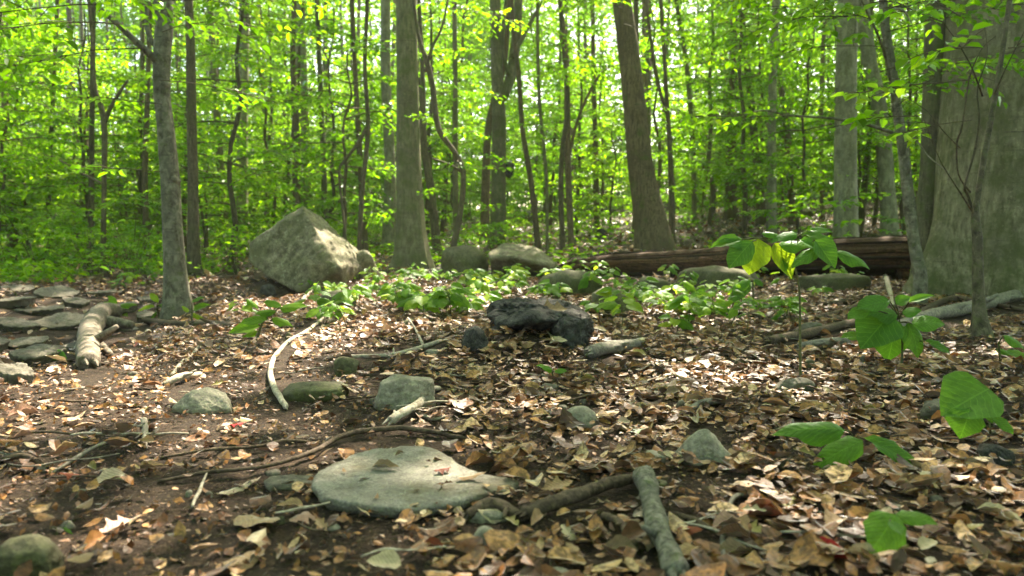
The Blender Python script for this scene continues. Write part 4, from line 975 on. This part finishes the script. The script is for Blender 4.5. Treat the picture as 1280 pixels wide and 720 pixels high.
for j, (t0, t1, an, wf) in enumerate(LAY):
    n = 46; V = []; F = []; th = r.uniform(.02, .045); out = r.uniform(.98, 1.14)
    for i in range(n):
        u = i / (n - 1); s_ = (t0 + (t1 - t0) * u) * (len(pp) - 1); ii = min(int(s_), len(pp) - 2); c = pp[ii].lerp(pp[ii + 1], s_ - ii); rad = rr[ii] + (rr[ii + 1] - rr[ii]) * (s_ - ii)
        aa = an + .10 * mno.noise(Vector((u * 3, j * 5.1, 0))); dirn = Vector((0, -math.cos(aa), math.sin(aa))); tg = Vector((0, math.sin(aa), math.cos(aa)))
        e = min(1, u * 9, (1 - u) * 14 + .25) ; rg = .85 + .5 * mno.noise(Vector((u * 14, j * 3.3, 1))) + .25 * mno.noise(Vector((u * 40, j * 3.3, 2)))
        up_ = rad * wf * e * rg; dn_ = rad * wf * e * (1 + .4 * mno.noise(Vector((u * 17, j * 9.3, 5))))
        q = c + dirn * (rad * out + .006 * mno.noise(Vector((u * 25, j, 3))))
        x_ = Vector((r.gauss(0, .006) + (.05 * mno.noise(Vector((j, i * .7, 2))) if i in (0, n - 1) else 0), 0, 0))
        for a1, b1 in ((-dn_, -th), (-dn_ * .9, th * .5), (0, th * (.8 + .4 * mno.noise(Vector((u * 30, j, 8))))), (up_ * .9, th * .4), (up_, -th)): V.append(q + x_ + tg * a1 + dirn * b1)
        if i:
            b = i * 5
            for kk in range(5): F.append((b - 5 + kk, b - 5 + (kk + 1) % 5, b + (kk + 1) % 5, b + kk))
    F += [(4, 3, 2, 1, 0), tuple(range((n - 1) * 5, n * 5))]
    link('wood_layer', mesh('wood_layer', V, F, M_ROT if j % 3 else M_ROT2, False), rt)
e0 = pp[-1]
q = [e0 + Vector(v) for v in ((-.12, -.14, .15), (.03, -.12, .12), (.06, -.1, -.05), (.05, -.12, -.38), (-.08, -.15, -.36), (-.1, .15, .14), (.08, .15, .1), (.08, .15, -.38), (-.1, .15, -.36), (-.14, -.1, -.1), (.1, -.02, .02))]
link('broken_end', rock_mesh('broken_end', q, M_ROT, 5, 8, .03, 8, 12), rt)

# ------------------------------------------------------------------ sticks, roots and branches on the ground
def stick(pxs, label, m=M_STICK, name='stick', group=None, lift=.5, rough=.07, seg=9, extra=(), cat=None, jit=0):
    lift = lift + .45
    up = .014
    """pxs: (px, py, width px[, metres above ground]) laid on the ground"""
    pts, rad = [], []
    for k, q in enumerate(pxs):
        g = G(q[0], q[1]); rr_ = q[2] * depth(g) / FPX / 2; z = rr_ * lift + (q[3] if len(q) > 3 else 0) + (up if 0 < pxs.index(q) < len(pxs) - 1 and depth(g) < 3.2 else 0)
        pts.append(g + Vector((0, 0, z))); rad.append(rr_)
    b = pts[len(pts) // 2].copy(); b.z = h1(b.x, b.y)
    if len(pts) == 2: pts.insert(1, (pts[0] + pts[1]) / 2 + Vector((0, .004, .003))); rad.insert(1, sum(rad) / 2)
    pp, rr = smooth_path([q - b for q in pts], rad, 6)
    r = random.Random(int(pxs[0][0] * 7 + pxs[0][1]))
    pp = [q + Vector((r.gauss(0, 1), r.gauss(0, 1), r.gauss(0, .6))) * rr[i] * (.14 if rr[i] < .012 else .05) for i, q in enumerate(pp)]
    prt = [tube(pp, rr, seg, rough, int(pxs[0][0]))]
    for ex in extra:
        p2, r2 = [], []
        for q in ex:
            g = G(q[0], q[1]); rr_ = q[2] * depth(g) / FPX / 2; p2.append(g + Vector((0, 0, rr_ * lift + (q[3] if len(q) > 3 else 0))) - b); r2.append(rr_)
        if len(p2) == 2: p2.insert(1, (p2[0] + p2[1]) / 2); r2.insert(1, sum(r2) / 2)
        a_, b_ = smooth_path(p2, r2, 5); prt.append(tube(a_, b_, 6, rough, 3))
    if max(rr) > .009:
        for _ in range(r.randint(1, 3)):
            i = r.randrange(2, len(pp) - 2); t_ = (pp[i + 1] - pp[i]).normalized(); sd = t_.cross(Vector((0, 0, 1))) * r.choice((-1, 1)) + t_ * .6 + Vector((0, 0, r.uniform(.1, .8))); sd.normalize(); l_ = rr[i] * r.uniform(1.6, 4)
            prt.append(tube([pp[i], pp[i] + sd * l_ * .6, pp[i] + sd * l_], [rr[i] * .55, rr[i] * .4, rr[i] * .22], 6, .15, i))
    for e_, sg_ in ((0, -1), (-1, 1)):                  # splintered ends
        t_ = (pp[1] - pp[0]).normalized() if e_ == 0 else (pp[-1] - pp[-2]).normalized()
        for _ in range(5 if .006 < rr[e_] < .06 else 0):
            a_ = Vector((r.uniform(-1, 1), r.uniform(-1, 1), r.uniform(-1, 1))); a_ = (a_ - t_ * a_.dot(t_)).normalized() * rr[e_] * .5; q_ = pp[e_] + a_
            prt.append(tube([q_ - t_ * sg_ * rr[e_], q_, q_ + t_ * sg_ * rr[e_] * r.uniform(.5, 2)], [rr[e_] * .42, rr[e_] * .38, rr[e_] * .08], 4, .1, 1, cap=False))
    o = link(name, mesh(name, *join(prt), m), None, b); tag(o, label, cat or name, group); return o
lm('curved pale stick', stick([(408, 396, 3), (384, 416, 5), (362, 428, 5), (344, 448, 6), (338, 468, 7), (342, 490, 8), (357, 512, 7)], 'curved pale barkless stick arching down across the brown leaves', M_PSTICK))
lm('sunlit birch-like stub', stick([(150, 404, 15, .06), (130, 410, 22, .08), (117, 426, 27, .055), (112, 444, 28, .02), (111, 460, 26, -.03)], 'short thick pale log stub lit bright by the sun', M_STUB, 'log_stub', rough=.015, extra=[[(112, 420, 16, .06), (135, 416, 15, .05), (166, 414, 10, .02)], [(122, 436, 10, .03), (140, 448, 7)]], cat='log'))
stick([(198, 604, 4), (260, 599, 5), (330, 592, 5), (392, 573, 6), (430, 553, 7), (475, 545, 7), (520, 545, 7), (580, 550, 5)], 'long thin twig running behind the flat slab onto the path', M_STICK, 'twig')
stick([(200, 574, 3), (260, 570, 4), (320, 566, 4), (360, 558, 4), (400, 556, 3)], 'thin dark twig lying parallel behind the long thin twig', M_STICK, 'twig')
stick([(66, 592, 3), (100, 578, 5), (130, 562, 5), (157, 544, 3)], 'straight grey twig lying on the bare dark soil', M_GSTICK, 'twig')
stick([(180, 540, 8, .03), (181, 560, 7, 0)], 'short pale peg of wood sticking up from the path', M_PSTICK, 'twig')
stick([(488, 532, 12), (505, 526, 12), (522, 516, 11), (530, 505, 9), (538, 495, 8), (549, 488, 6)], 'pale grey bent stick touching the round grey-green stone', M_PSTICK, extra=[[(522, 518, 6), (540, 526, 5), (556, 522, 4)]])
lm('knobbly brown branch', stick([(656, 652, 20), (690, 645, 19), (722, 634, 18), (752, 622, 16), (785, 612, 13), (818, 608, 9)], 'knobbly dark brown branch lying in leaves before the slab', M_STICK, 'branch', rough=.12, seg=12))
stick([(585, 652, 14), (615, 646, 18), (648, 652, 15)], 'short dark branch piece in line with the knobbly branch', M_STICK, 'branch', rough=.12)
lm('thick lichen-grey stick', stick([(800, 616, 20, .02), (806, 626, 27, .02), (813, 648, 24, .01), (819, 672, 30), (830, 698, 26), (846, 735, 36)], 'thick lichen-grey stick with knotty end pointing at the triangular stone', M_LSTICK, 'branch', rough=.1, seg=16))
stick([(755, 650, 10), (775, 668, 12), (797, 688, 9)], 'short dark stick lying beside the thick lichen-grey stick', M_STICK)
stick([(840, 646, 8), (866, 662, 9), (905, 674, 6)], 'thin dark stick crossing behind the thin pale twig', M_STICK)
lm('thin pale twig', stick([(934, 622, 5), (920, 630, 6), (910, 645, 6), (904, 672, 6), (903, 700, 7), (906, 730, 7)], 'thin pale grey twig bent at its tip among the leaves', M_GSTICK, 'twig', extra=[[(934, 624, 3), (970, 634, 3), (1010, 638, 3), (1060, 650, 2)]]))
stick([(736, 448, 16), (765, 442, 17), (796, 436, 13)], 'short smooth grey log piece beside the black rock', M_GSTICK, 'branch', seg=12)
stick([(440, 448, 5), (485, 447, 6), (520, 440, 7), (552, 428, 5)], 'thin pinkish stick curving behind the round grey-green stone', M_PSTICK, extra=[[(530, 438, 4, .01), (520, 425, 3, .05), (510, 416, 2, .09)]])
stick([(374, 382, 5, .0), (395, 366, 6, .05), (422, 352, 6, .16)], 'grey stick leaning on the foot of the tilted boulder', M_GSTICK)
stick([(300, 412, 9), (260, 410, 10), (215, 410, 10), (180, 404, 8)], 'brown root crossing the leaves below the patchy grey tree', M_STICK, 'root')
stick([(215, 470, 4), (232, 452, 6), (250, 436, 5)], 'thin pale stick slanting between patchy tree and path stone', M_PSTICK)
stick([(205, 484, 7), (225, 479, 10), (250, 470, 6)], 'bright flake of pale wood behind the sunlit path stone', M_PSTICK, 'wood_chip', lift=.3)
stick([(958, 432, 12), (1010, 423, 13), (1060, 410, 11), (1108, 398, 8)], 'long brown branch lying across below the log toward the giant beech', M_STICK, 'branch')
stick([(1000, 440, 13), (1045, 434, 13), (1090, 430, 8)], 'grey brown branch lying just before the long brown branch', M_GSTICK, 'branch')
stick([(1086, 502, 4), (1130, 494, 6), (1180, 482, 6), (1232, 466, 4)], 'thin dark twig lying between the broad leaved seedlings', M_STICK, 'twig')
stick([(1110, 418, 12), (1160, 402, 16), (1210, 392, 16), (1285, 372, 16)], 'fallen grey pole lying at the foot of the giant beech', M_GSTICK, 'branch')
stick([(1140, 400, 8), (1190, 378, 9), (1240, 384, 7), (1285, 392, 6)], 'brown crossing branch behind the bare grey sapling', M_STICK, 'branch')
stick([(1106, 352, 6, .05), (1112, 368, 6, .02), (1116, 385, 5)], 'short pale twig leaning on the broken log end', M_PSTICK, 'twig')
for j, (q, lab) in enumerate((([(960, 392, 4), (1010, 384, 6), (1070, 378, 4)], 'uppermost thin branch in the tangle below the log'), ([(980, 402, 5), (1040, 396, 7), (1100, 372, 5)], 'middle dark branch in the tangle below the log'),
                 ([(880, 372, 4), (940, 378, 5), (1000, 388, 4)], 'thin brown branch lying under the tall yellow-green seedling'), ([(820, 398, 4), (900, 392, 6), (960, 400, 5)], 'brown branch lying behind the leafy patch'),
                 ([(905, 505, 6), (880, 512, 9), (850, 522, 7)], 'curled grey strip of bark pointing at the domed stone'), ([(1235, 508, 3, .02), (1180, 518, 3, .01), (1110, 512, 2, .02)], 'hair thin twig across the leaf-hidden rounded stone'),
                 ([(560, 336, 4, .02), (520, 348, 5, .02), (470, 366, 4)], 'long thin stick lying at the foot of the thick beech'), ([(600, 338, 3, .05), (560, 342, 4, .03), (500, 340, 3)], 'pale thin stick lying before the dark mossy rock'),
                 ([(760, 360, 4), (790, 352, 6), (815, 366, 4)], 'small twisted stick behind the mossy stone by the log'), ([(372, 655, 3), (400, 672, 3), (440, 640, 3)], 'small forked dry twig before the slab'),
                 ([(0, 578, 7), (30, 580, 8), (58, 584, 4)], 'dark root end entering the path'), ([(60, 458, 4), (95, 452, 4), (140, 458, 3)], 'thin twig lying before the pale log stub'),
                 ([(170, 606, 3), (120, 604, 3), (66, 598, 3)], 'thin buried twig on the darkest soil'))):
    stick(q, lab, M_GSTICK if j in (4, 6, 7) else M_STICK, 'twig' if q[0][2] < 5 else 'branch')

# ------------------------------------------------------------------ seedlings with every leaf its own part
def seedling(label, stem, lvs, m='seed', doff=0.0, tilt=.9, group=None, wst=3.0, d=None):
    """stem: px path from the foot; lvs: (base px, base py, tip px, tip py, width ratio[, material])"""
    g = G(stem[0][0], stem[0][1]); dd = depth(g) if d is None else d
    rt = thing('seedling', label, 'seedling', g, group); r = random.Random(int(stem[0][0]))
    q = [P(a, b, dd + .02 * k) - g for k, (a, b) in enumerate(stem)]; q[0] = Vector((0, 0, -.03))
    if len(q) == 2: q.insert(1, (q[0] + q[1]) / 2 + Vector((.004, 0, 0)))
    pp, rr = smooth_path(q, [wst * dd / FPX / 2 * (1.2 - .6 * k / (len(q) - 1)) for k in range(len(q))], 4)
    prt = [tube(pp, rr, 6, .05, 2)]; end = pp[-1] + g
    for k, lf in enumerate(lvs):
        o1 = r.uniform(-.06, .06) + doff; B = P(lf[0], lf[1], dd + o1); T = P(lf[2], lf[3], dd + o1 - r.uniform(.02, .06))
        s = min(pp, key=lambda v: (v + g - B).length); 
        prt.append(tube([s, (s + B - g) / 2 + Vector((0, 0, .006)), B - g], [rr[-1] * 1.1, rr[-1] * .9, rr[-1] * .7], 5, cap=False))
        nrm = Vector((r.gauss(0, .12), -math.cos(tilt * r.uniform(.8, 1.1)), math.sin(tilt)))
        mm = lf[5] if len(lf) > 5 else m
        put_leaf(rt, LV[mm][(k * 3 + len(lvs)) % 4], B, T, nrm, (T - B).length * lf[4])
    link('stem', mesh('stem', *join(prt), M_STEM), rt); return rt
lm('tall yellow-green seedling', seedling('tall thin seedling with two glowing yellow leaves before the rotten log', [(1001, 470), (1000, 420), (999, 360), (990, 325), (978, 303), (960, 298)],
  [(925, 300, 889, 307, .5), (928, 299, 903, 292, .45), (948, 299, 936, 337, .95, 'yell'), (940, 302, 912, 330, .7), (968, 304, 991, 347, .62, 'yell'), (974, 306, 1009, 298, .75), (1022, 312, 994, 325, .5), (1001, 292, 1048, 299, .38),
   (1019, 300, 1046, 334, .75), (1044, 315, 1091, 321, .5), (996, 292, 968, 294, .5), (972, 322, 984, 338, .7), (1000, 300, 1026, 312, .7), (952, 292, 975, 288, .5), (930, 310, 915, 304, .5), (1010, 288, 1040, 286, .4)], wst=3))
seedling('small three leaved plant in front of the rotten log', [(941, 388), (941, 352)], [(938, 350, 914, 357, .55), (937, 353, 909, 374, .5), (942, 350, 954, 356, .7)])
lm('broad leaved seedling', seedling('bushy seedling of broad green leaves near the bare grey sapling', [(1126, 462), (1128, 430), (1124, 398)],
  [(1112, 376, 1074, 380, .62), (1136, 378, 1168, 368, .4), (1122, 394, 1094, 384, .85), (1140, 404, 1180, 397, .85), (1080, 420, 1054, 418, .5), (1112, 394, 1076, 434, .95), (1117, 402, 1118, 450, 1.0), (1134, 404, 1158, 443, .75), (1156, 426, 1192, 438, .42),
   (1120, 380, 1138, 370, .9), (1104, 372, 1086, 366, .5), (1128, 392, 1150, 384, .8), (1086, 386, 1062, 394, .6)], wst=3))
lm('big leaf by the rounded stone', seedling('low plant with one very large green leaf over the rounded stone', [(1240, 548), (1232, 505)], [(1236, 486, 1178, 516, .98), (1212, 510, 1206, 545, 1.2), (1222, 496, 1246, 522, .9), (1238, 519, 1270, 540, .5)], doff=-.2))
lm('three leaved seedling', seedling('seedling of three long pointed leaves lying low on the leaf litter', [(1067, 566), (1066, 545)], [(1056, 538, 990, 522, .42), (1078, 551, 1020, 575, .52), (1080, 548, 1156, 578, .40)], tilt=.95, doff=-.16))
lm('two leaved seedling', seedling('small two leaved seedling standing alone on the brown leaves', [(1122, 672), (1118, 645)], [(1120, 643, 1096, 680, .9), (1120, 643, 1169, 645, .55), (1112, 652, 1128, 664, .7)], tilt=.95, doff=-.13))
seedling('small plant of bright leaves beyond the bare grey sapling', [(1250, 455), (1248, 430)], [(1254, 420, 1285, 428, .6), (1244, 437, 1270, 440, .5), (1256, 440, 1290, 445, .6)])
seedling('single small green sprig in the litter under the black rock', [(692, 478), (690, 464)], [(692, 464, 676, 453, .4), (693, 465, 708, 462, .5)])
seedling('lone green leaf lying on the stony bed', [(66, 452), (66, 446)], [(58, 442, 80, 444, .55)])
seedling('plant of long narrow leaves low in the path margin', [(70, 672), (70, 660)], [(62, 664, 88, 668, .4)])
seedling('low branch of pointed leaves before the boulder hollow', [(318, 428), (330, 400), (345, 388)], [(345, 390, 318, 385, .5), (350, 386, 378, 376, .5), (335, 400, 300, 400, .45), (325, 408, 285, 415, .5), (340, 398, 362, 400, .5), (322, 414, 300, 420, .5), (352, 384, 330, 375, .5)], 'cover')
seedling('sprig of yellow-green leaves at the patchy tree foot', [(200, 402), (196, 382)], [(194, 384, 172, 388, .4, 'yell'), (198, 382, 214, 376, .4), (196, 390, 186, 398, .5), (198, 378, 188, 366, .6, 'yell')], 'cover')
seedling('leafy sprig just right of the patchy tree foot', [(238, 408), (240, 388)], [(242, 388, 262, 380, .5), (240, 392, 254, 396, .4, 'yell'), (236, 390, 228, 382, .5, 'yell'), (240, 378, 252, 370, .4)], 'cover')
seedling('small plant between stony bed and patchy tree', [(150, 402), (148, 382)], [(146, 384, 128, 378, .55), (150, 382, 166, 376, .5), (150, 388, 158, 392, .6), (146, 380, 136, 370, .6)], 'cover')

# leafy ground cover: every plant a thing, every leaf a part
def rel(p, near_only=None):
    best = min(LM, key=lambda q: (q[1] - p).length / (1 + .0 * q[1].y)); v = p - best[1]; d = v.length
    if abs(v.x) > abs(v.y): w_ = 'to the left of' if v.x < 0 else 'to the right of'
    else: w_ = 'in front of' if v.y < 0 else 'behind'
    return w_, best[0], d
def label_all(rows, most=16):
    """rows: (object, look, point) -> a label that no other one shares"""
    by = {}
    for o, look, p in rows:
        w_, nm, d = rel(p); by.setdefault((look, w_, nm), []).append((d, o))
    for (look, w_, nm), L in by.items():
        L.sort(key=lambda q: q[0])
        for k, (d, o) in enumerate(L):
            o['label'] = f'{look} {w_} the {nm}' + ('' if len(L) == 1 else f', {ORD[k]} closest' if k else ', closest')
r = random.Random(17); rows = []
REG = [(290, 560, 350, 412, 58), (540, 625, 350, 392, 16), (672, 745, 336, 378, 10), (762, 915, 362, 420, 22), (1010, 1080, 352, 392, 5), (600, 770, 338, 374, 16), (620, 700, 345, 368, 5), (745, 1000, 352, 400, 12), (560, 600, 380, 430, 3), (100, 300, 330, 362, 10), (880, 1000, 380, 440, 4)]
for (x0, x1, y0, y1, n) in REG:
    for _ in range(n):
        ax_, ay_ = r.uniform(x0, x1), r.uniform(y0, y1)
        if 292 < ax_ < 388 and 345 < ay_ < 402: continue
        g = G(ax_, ay_); g.z = h1(g.x, g.y); hh = r.uniform(.06, .26); nl = r.randint(6, 12)
        rt = link('seedling', None, None, g); rt['category'] = 'seedling'; rt['group'] = 'leafy seedlings covering the ground below the trees'
        tp = Vector((r.gauss(0, .03), r.gauss(0, .03), hh)); prt = [tube([Vector((0, 0, -.02)), tp * .5 + Vector((.01, 0, 0)), tp], [.0035, .003, .002], 5)]
        big = r.uniform(.8, 1.2)
        for k in range(nl):
            a = k * 2.4 + r.uniform(-.4, .4); fr = 1 - .45 * k / nl; L = r.uniform(.07, .125) * big
            st = tp * fr; pd = Vector((math.cos(a), math.sin(a), r.uniform(-.1, .5))); B = g + st + pd * r.uniform(.02, .06); T = B + Vector((math.cos(a + r.uniform(-.3, .3)), math.sin(a + r.uniform(-.3, .3)), r.uniform(-.45, .1))).normalized() * L
            prt.append(tube([st, (st + B - g) / 2, B - g], [.002, .0015, .001], 3, cap=False))
            put_leaf(rt, LV['yell' if r.random() < .22 else 'cover'][r.randrange(4)], B, T, Vector((r.gauss(0, .25), r.gauss(-.45, .25), 1)), L * r.uniform(.5, .8))
        link('stem', mesh('stem', *join(prt), M_STEM), rt)
        rows.append((rt, ('short' if hh < .12 else 'mid-height' if hh < .18 else 'taller') + (' sparse' if nl < 7 else ' bushy') + ' green seedling', g))
label_all(rows)

# ------------------------------------------------------------------ fallen leaves one can pick out
def dry(px, py, L, colour, label, yaw=0.0, var=0, lift=.02, tilt=.25, wr=.6, z=None, group=None):
    g = G(px, py) if z is None else onplane(px, py, z)
    d = Vector((math.cos(yaw), math.sin(yaw), r.uniform(-.1, .2))).normalized(); B = g - d * L / 2; B.z = g.z + lift; T = B + d * L
    o = put_leaf(None, DRYM[colour][var], B, T, Vector((r.gauss(0, tilt), r.gauss(-tilt * .8, tilt), 1)), L * wr, 'fallen_leaf')
    tag(o, label, 'fallen leaf', group); return o
r = random.Random(23); SZ = zt + .004
dry(553, 589, .045, 'rust red', 'small rust red curled leaf lying on the flat slab', .3, 1, .004, .1, .8, SZ); dry(482, 585, .075, 'grey brown', 'grey brown leaf fragment lying on the flat slab', -.1, 0, .002, .1, .45, SZ)
dry(590, 598, .075, 'tan', 'thin tan leaf at the tapering end of the flat slab', .1, 3, .003, .1, .35, SZ); dry(600, 584, .09, 'orange brown', 'orange brown leaf resting over the back edge of the flat slab', .5, 2, .01, .2, .6)
dry(634, 562, .13, 'tan', 'large tan beech leaf just behind the tapering end of the slab', .1, 3, .015, .15, .7); dry(545, 526, .085, 'orange brown', 'bright orange brown leaf standing by the pale bent stick', 1.2, 4, .02, .5, .9)
q_ = P(690, 386, d2 + .3); o = put_leaf(None, DRYM['tan'][4], q_ - Vector((.09, 0, .01)), q_ + Vector((.09, .01, .01)), Vector((.1, -.75, 1)), .12, 'fallen_leaf'); tag(o, 'tan leaf resting on top of the black rock', 'fallen leaf'); dry(324, 660, .13, 'tan', 'large folded tan leaf lying alone on the soil before the slab', -.5, 3, .015, .2, .6)
dry(378, 651, .07, 'pinkish tan', 'small pinkish tan leaf beside the large folded tan leaf', 1.0, 1, .012, .2, .9); dry(296, 538, .06, 'bright red', 'small bright red leaf on the path beyond the slab', .2, 1, .02, .3, .8)
dry(1036, 702, .09, 'bright red', 'dark red leaf fragment beyond the thin pale twig', -.9, 0, .015, .3, .5); dry(957, 650, .09, 'rust red', 'long rust red rolled leaf next to the thin pale twig', .05, 2, .012, .2, .35)
dry(800, 548, .08, 'dull green', 'dark green curled leaf leaning by the tiny flat stone', 1.3, 4, .02, .6, .9); dry(148, 668, .09, 'pinkish tan', 'pale pinkish upright leaf near the green path-side stone', 1.2, 4, .02, .5, .6)
dry(122, 690, .07, 'orange brown', 'small orange brown upright leaf near the green path-side stone', 1.4, 2, .02, .6, .5); dry(306, 705, .09, 'tan', 'long tan leaf on the dark soil at the very front', .9, 3, .01, .2, .6)
dry(262, 408, .13, 'orange brown', 'orange withered leaf cluster at the foot of the patchy tree', 1.2, 4, .05, .6, .8); dry(187, 590, .075, 'tan', 'tan leaf fragment lying on dark soil beside the long thin twig', .2, 0, .01, .2, .5)
dry(30, 522, .10, 'pinkish tan', 'sunlit pinkish leaf on the bright patch of path', .9, 2, .015, .2, .5); dry(300, 612, .12, 'bleached whitish', 'bleached strip of leaf beside the long thin twig', .9, 3, .006, .05, .22)
dry(692, 430, .2, 'yellowish olive', 'yellowish curled leaf wedged in the crook of the black rock', 1.5, 4, .03, .8, .5); dry(600, 470, .12, 'tan', 'tan leaf on the litter mound below the black rock', .4, 3, .02)
for k_, (a_, b_, l_, c_, y_) in enumerate(((455, 604, .03, 'dark brown', .2), (520, 612, .025, 'dark brown', 1.1), (500, 570, .03, 'grey brown', .6), (430, 590, .02, 'tan', 2.0), (560, 606, .028, 'dark brown', .1), (470, 622, .022, 'tan', 1.4), (535, 578, .02, 'dark brown', 2.4))):
    dry(a_, b_, l_, c_, f'{c_} crumb of leaf lying on the flat slab, {ORD[k_]} of seven scattered there', y_, k_ % 6, .003, .15, .5, SZ)
rows = []; n = 0
for tries in range(6000):
    if n >= 275: break
    py = 372 + 348 * r.random() ** .9; px = r.uniform(-10, 1290); g = G(px, py); y = g.y
    if r.random() < float(bare(np.array(g.x), np.array(y))) * .8: continue
    if abs(px - 515) < 140 and 550 < py < 640: continue
    n += 1
    lit_side = px < 420  # pinkish tone of the sunlight is put into leaf colours here
    col = r.choices(['tan', 'pale straw coloured', 'orange brown', 'dark brown', 'grey brown', 'yellowish olive', 'pinkish tan', 'bleached whitish', 'rust red'], [9, 5, 4, 4, 4, 2, 4 if lit_side else 2, 1, 1])[0]
    v = r.randrange(6); L = r.uniform(.042, .078) * (1.5 if y > 3.5 else 1)
    d = Vector((math.cos(a := r.uniform(0, 6.28)), math.sin(a), r.gauss(0, .12))).normalized(); B = g - d * L / 2; B.z = g.z + r.uniform(.015, .03) + abs(d.z) * L * .5
    wr = r.uniform(.35, .72)
    o = put_leaf(None, DRYM[col][v], B, B + d * L, Vector((r.gauss(0, .24), r.gauss(-.12, .24), 1)), L * wr, 'fallen_leaf'); o['category'] = 'fallen leaf'; o['group'] = 'fallen leaves on the forest floor'
    rows.append((o, ('narrow ' if wr < .5 else 'broad ') + col + ' leaf', g))
label_all(rows)
# small loose twigs in the litter
rows = []
for k in range(46):
    px, py = r.uniform(0, 1280), 380 + 330 * r.random(); g = G(px, py); a = r.gauss(0, .5); L = r.uniform(.1, .3); v = Vector((math.cos(a), math.sin(a) * .8, 0)) * L / 2
    if abs(px - 515) < 150 and 545 < py < 650: continue
    pts = [v * t + Vector((0, r.gauss(0, .008), h1(g.x + v.x * t, g.y + v.y * t) - g.z + .022 + r.uniform(0, .01))) for t in (-1, -.5, 0, .5, 1)]; rad = r.uniform(.0022, .005)
    pp, rr = smooth_path(pts, [rad * q for q in (.6, .9, 1, .8, .5)], 3); m = r.choice((M_STICK, M_STICK, M_GSTICK, M_PSTICK))
    o = link('twig', mesh('twig', *tube(pp, rr, 6, .06, k), m), None, g); o['category'] = 'twig'; o['group'] = 'small dry twigs in the leaf litter'
    rows.append((o, {M_STICK.name: 'brown', M_GSTICK.name: 'grey', M_PSTICK.name: 'pale'}[m.name] + (' short' if L < .2 else ' long') + ' thin twig', g))
label_all(rows)
rows = []
for k in range(34):
    px, py = r.uniform(0, 1280), 400 + 310 * r.random()
    if abs(px - 515) < 150 and 545 < py < 650: continue
    m = r.choice((M_BED, M_GREY, M_MOSS)); o = stone_at(px, py, r.uniform(10, 26), r.uniform(7, 14), 'x', m, 300 + k, .8, .6, .25, 'pebbles scattered in the litter', sub=3, name='pebble')
    rows.append((o, {M_BED.name: 'brownish', M_GREY.name: 'grey-green', M_MOSS.name: 'mossy'}[m.name] + ' pebble', o.location.copy()))
label_all(rows)

# ------------------------------------------------------------------ low undergrowth nobody could count
q = np.random.default_rng(91); n = 60000
y = 8.8 + 30 * q.uniform(0, 1, n) ** 1.4; x = q.uniform(-.85, .85, n) * y
side = np.clip(.75 - x / y * 1.8, .05, 1) * np.clip(.25 + 1.6 * wav(x, y, 2.6, 2) + .6 * wav(x, y, 1.1, 9), .04, 1)
k = (q.uniform(0, 1, n) < side) & ~((x > -4.2) & (x < 5) & (y < 11.5)); x, y = x[k], y[k]; n = len(x)
z = H(x, y) + .03 + .22 * q.uniform(0, 1, n) ** 2.2
d = q.normal(0, 1, (n, 3)); d[:, 2] = q.normal(-.1, .25, n); nr = q.normal(0, .35, (n, 3)); nr[:, 2] += 1; L = q.uniform(.07, .13, n)
V, F = leaves(np.stack([x, y, z], 1), d, nr, L, L * .6)
o = link('undergrowth', fast_mesh('undergrowth', V, F, M_CROWN, np.repeat(np.clip(q.normal(.4, .2, n), 0, .75), 2)))
o['kind'] = 'stuff'; o['label'] = 'low green undergrowth over the ground between the farther trees'
# ------------------------------------------------------------------ the humid air of the wood
HAZE = 0.0009
if HAZE:
    m, t, out = new_mat('haze'); v = N(t, 'ShaderNodeVolumePrincipled', Density=HAZE); v.inputs['Color'].default_value = (.92, .95, .9, 1)
    t.links.new(v.outputs[0], out.inputs['Volume'])
    zt_ = 30; X0, X1, Y0, Y1, Z0 = -95, 95, -95, 100, -6
    V = [(x, y, z) for z in (Z0, zt_) for y in (Y0, Y1) for x in (X0, X1)]
    o = link('haze', mesh('haze', V, [(0, 2, 3, 1), (4, 5, 7, 6), (0, 1, 5, 4), (2, 6, 7, 3), (0, 4, 6, 2), (1, 3, 7, 5)], m, False)); o['kind'] = 'stuff'; o['label'] = 'thin bright haze between the trees'
    sc.cycles.volume_bounces = 1
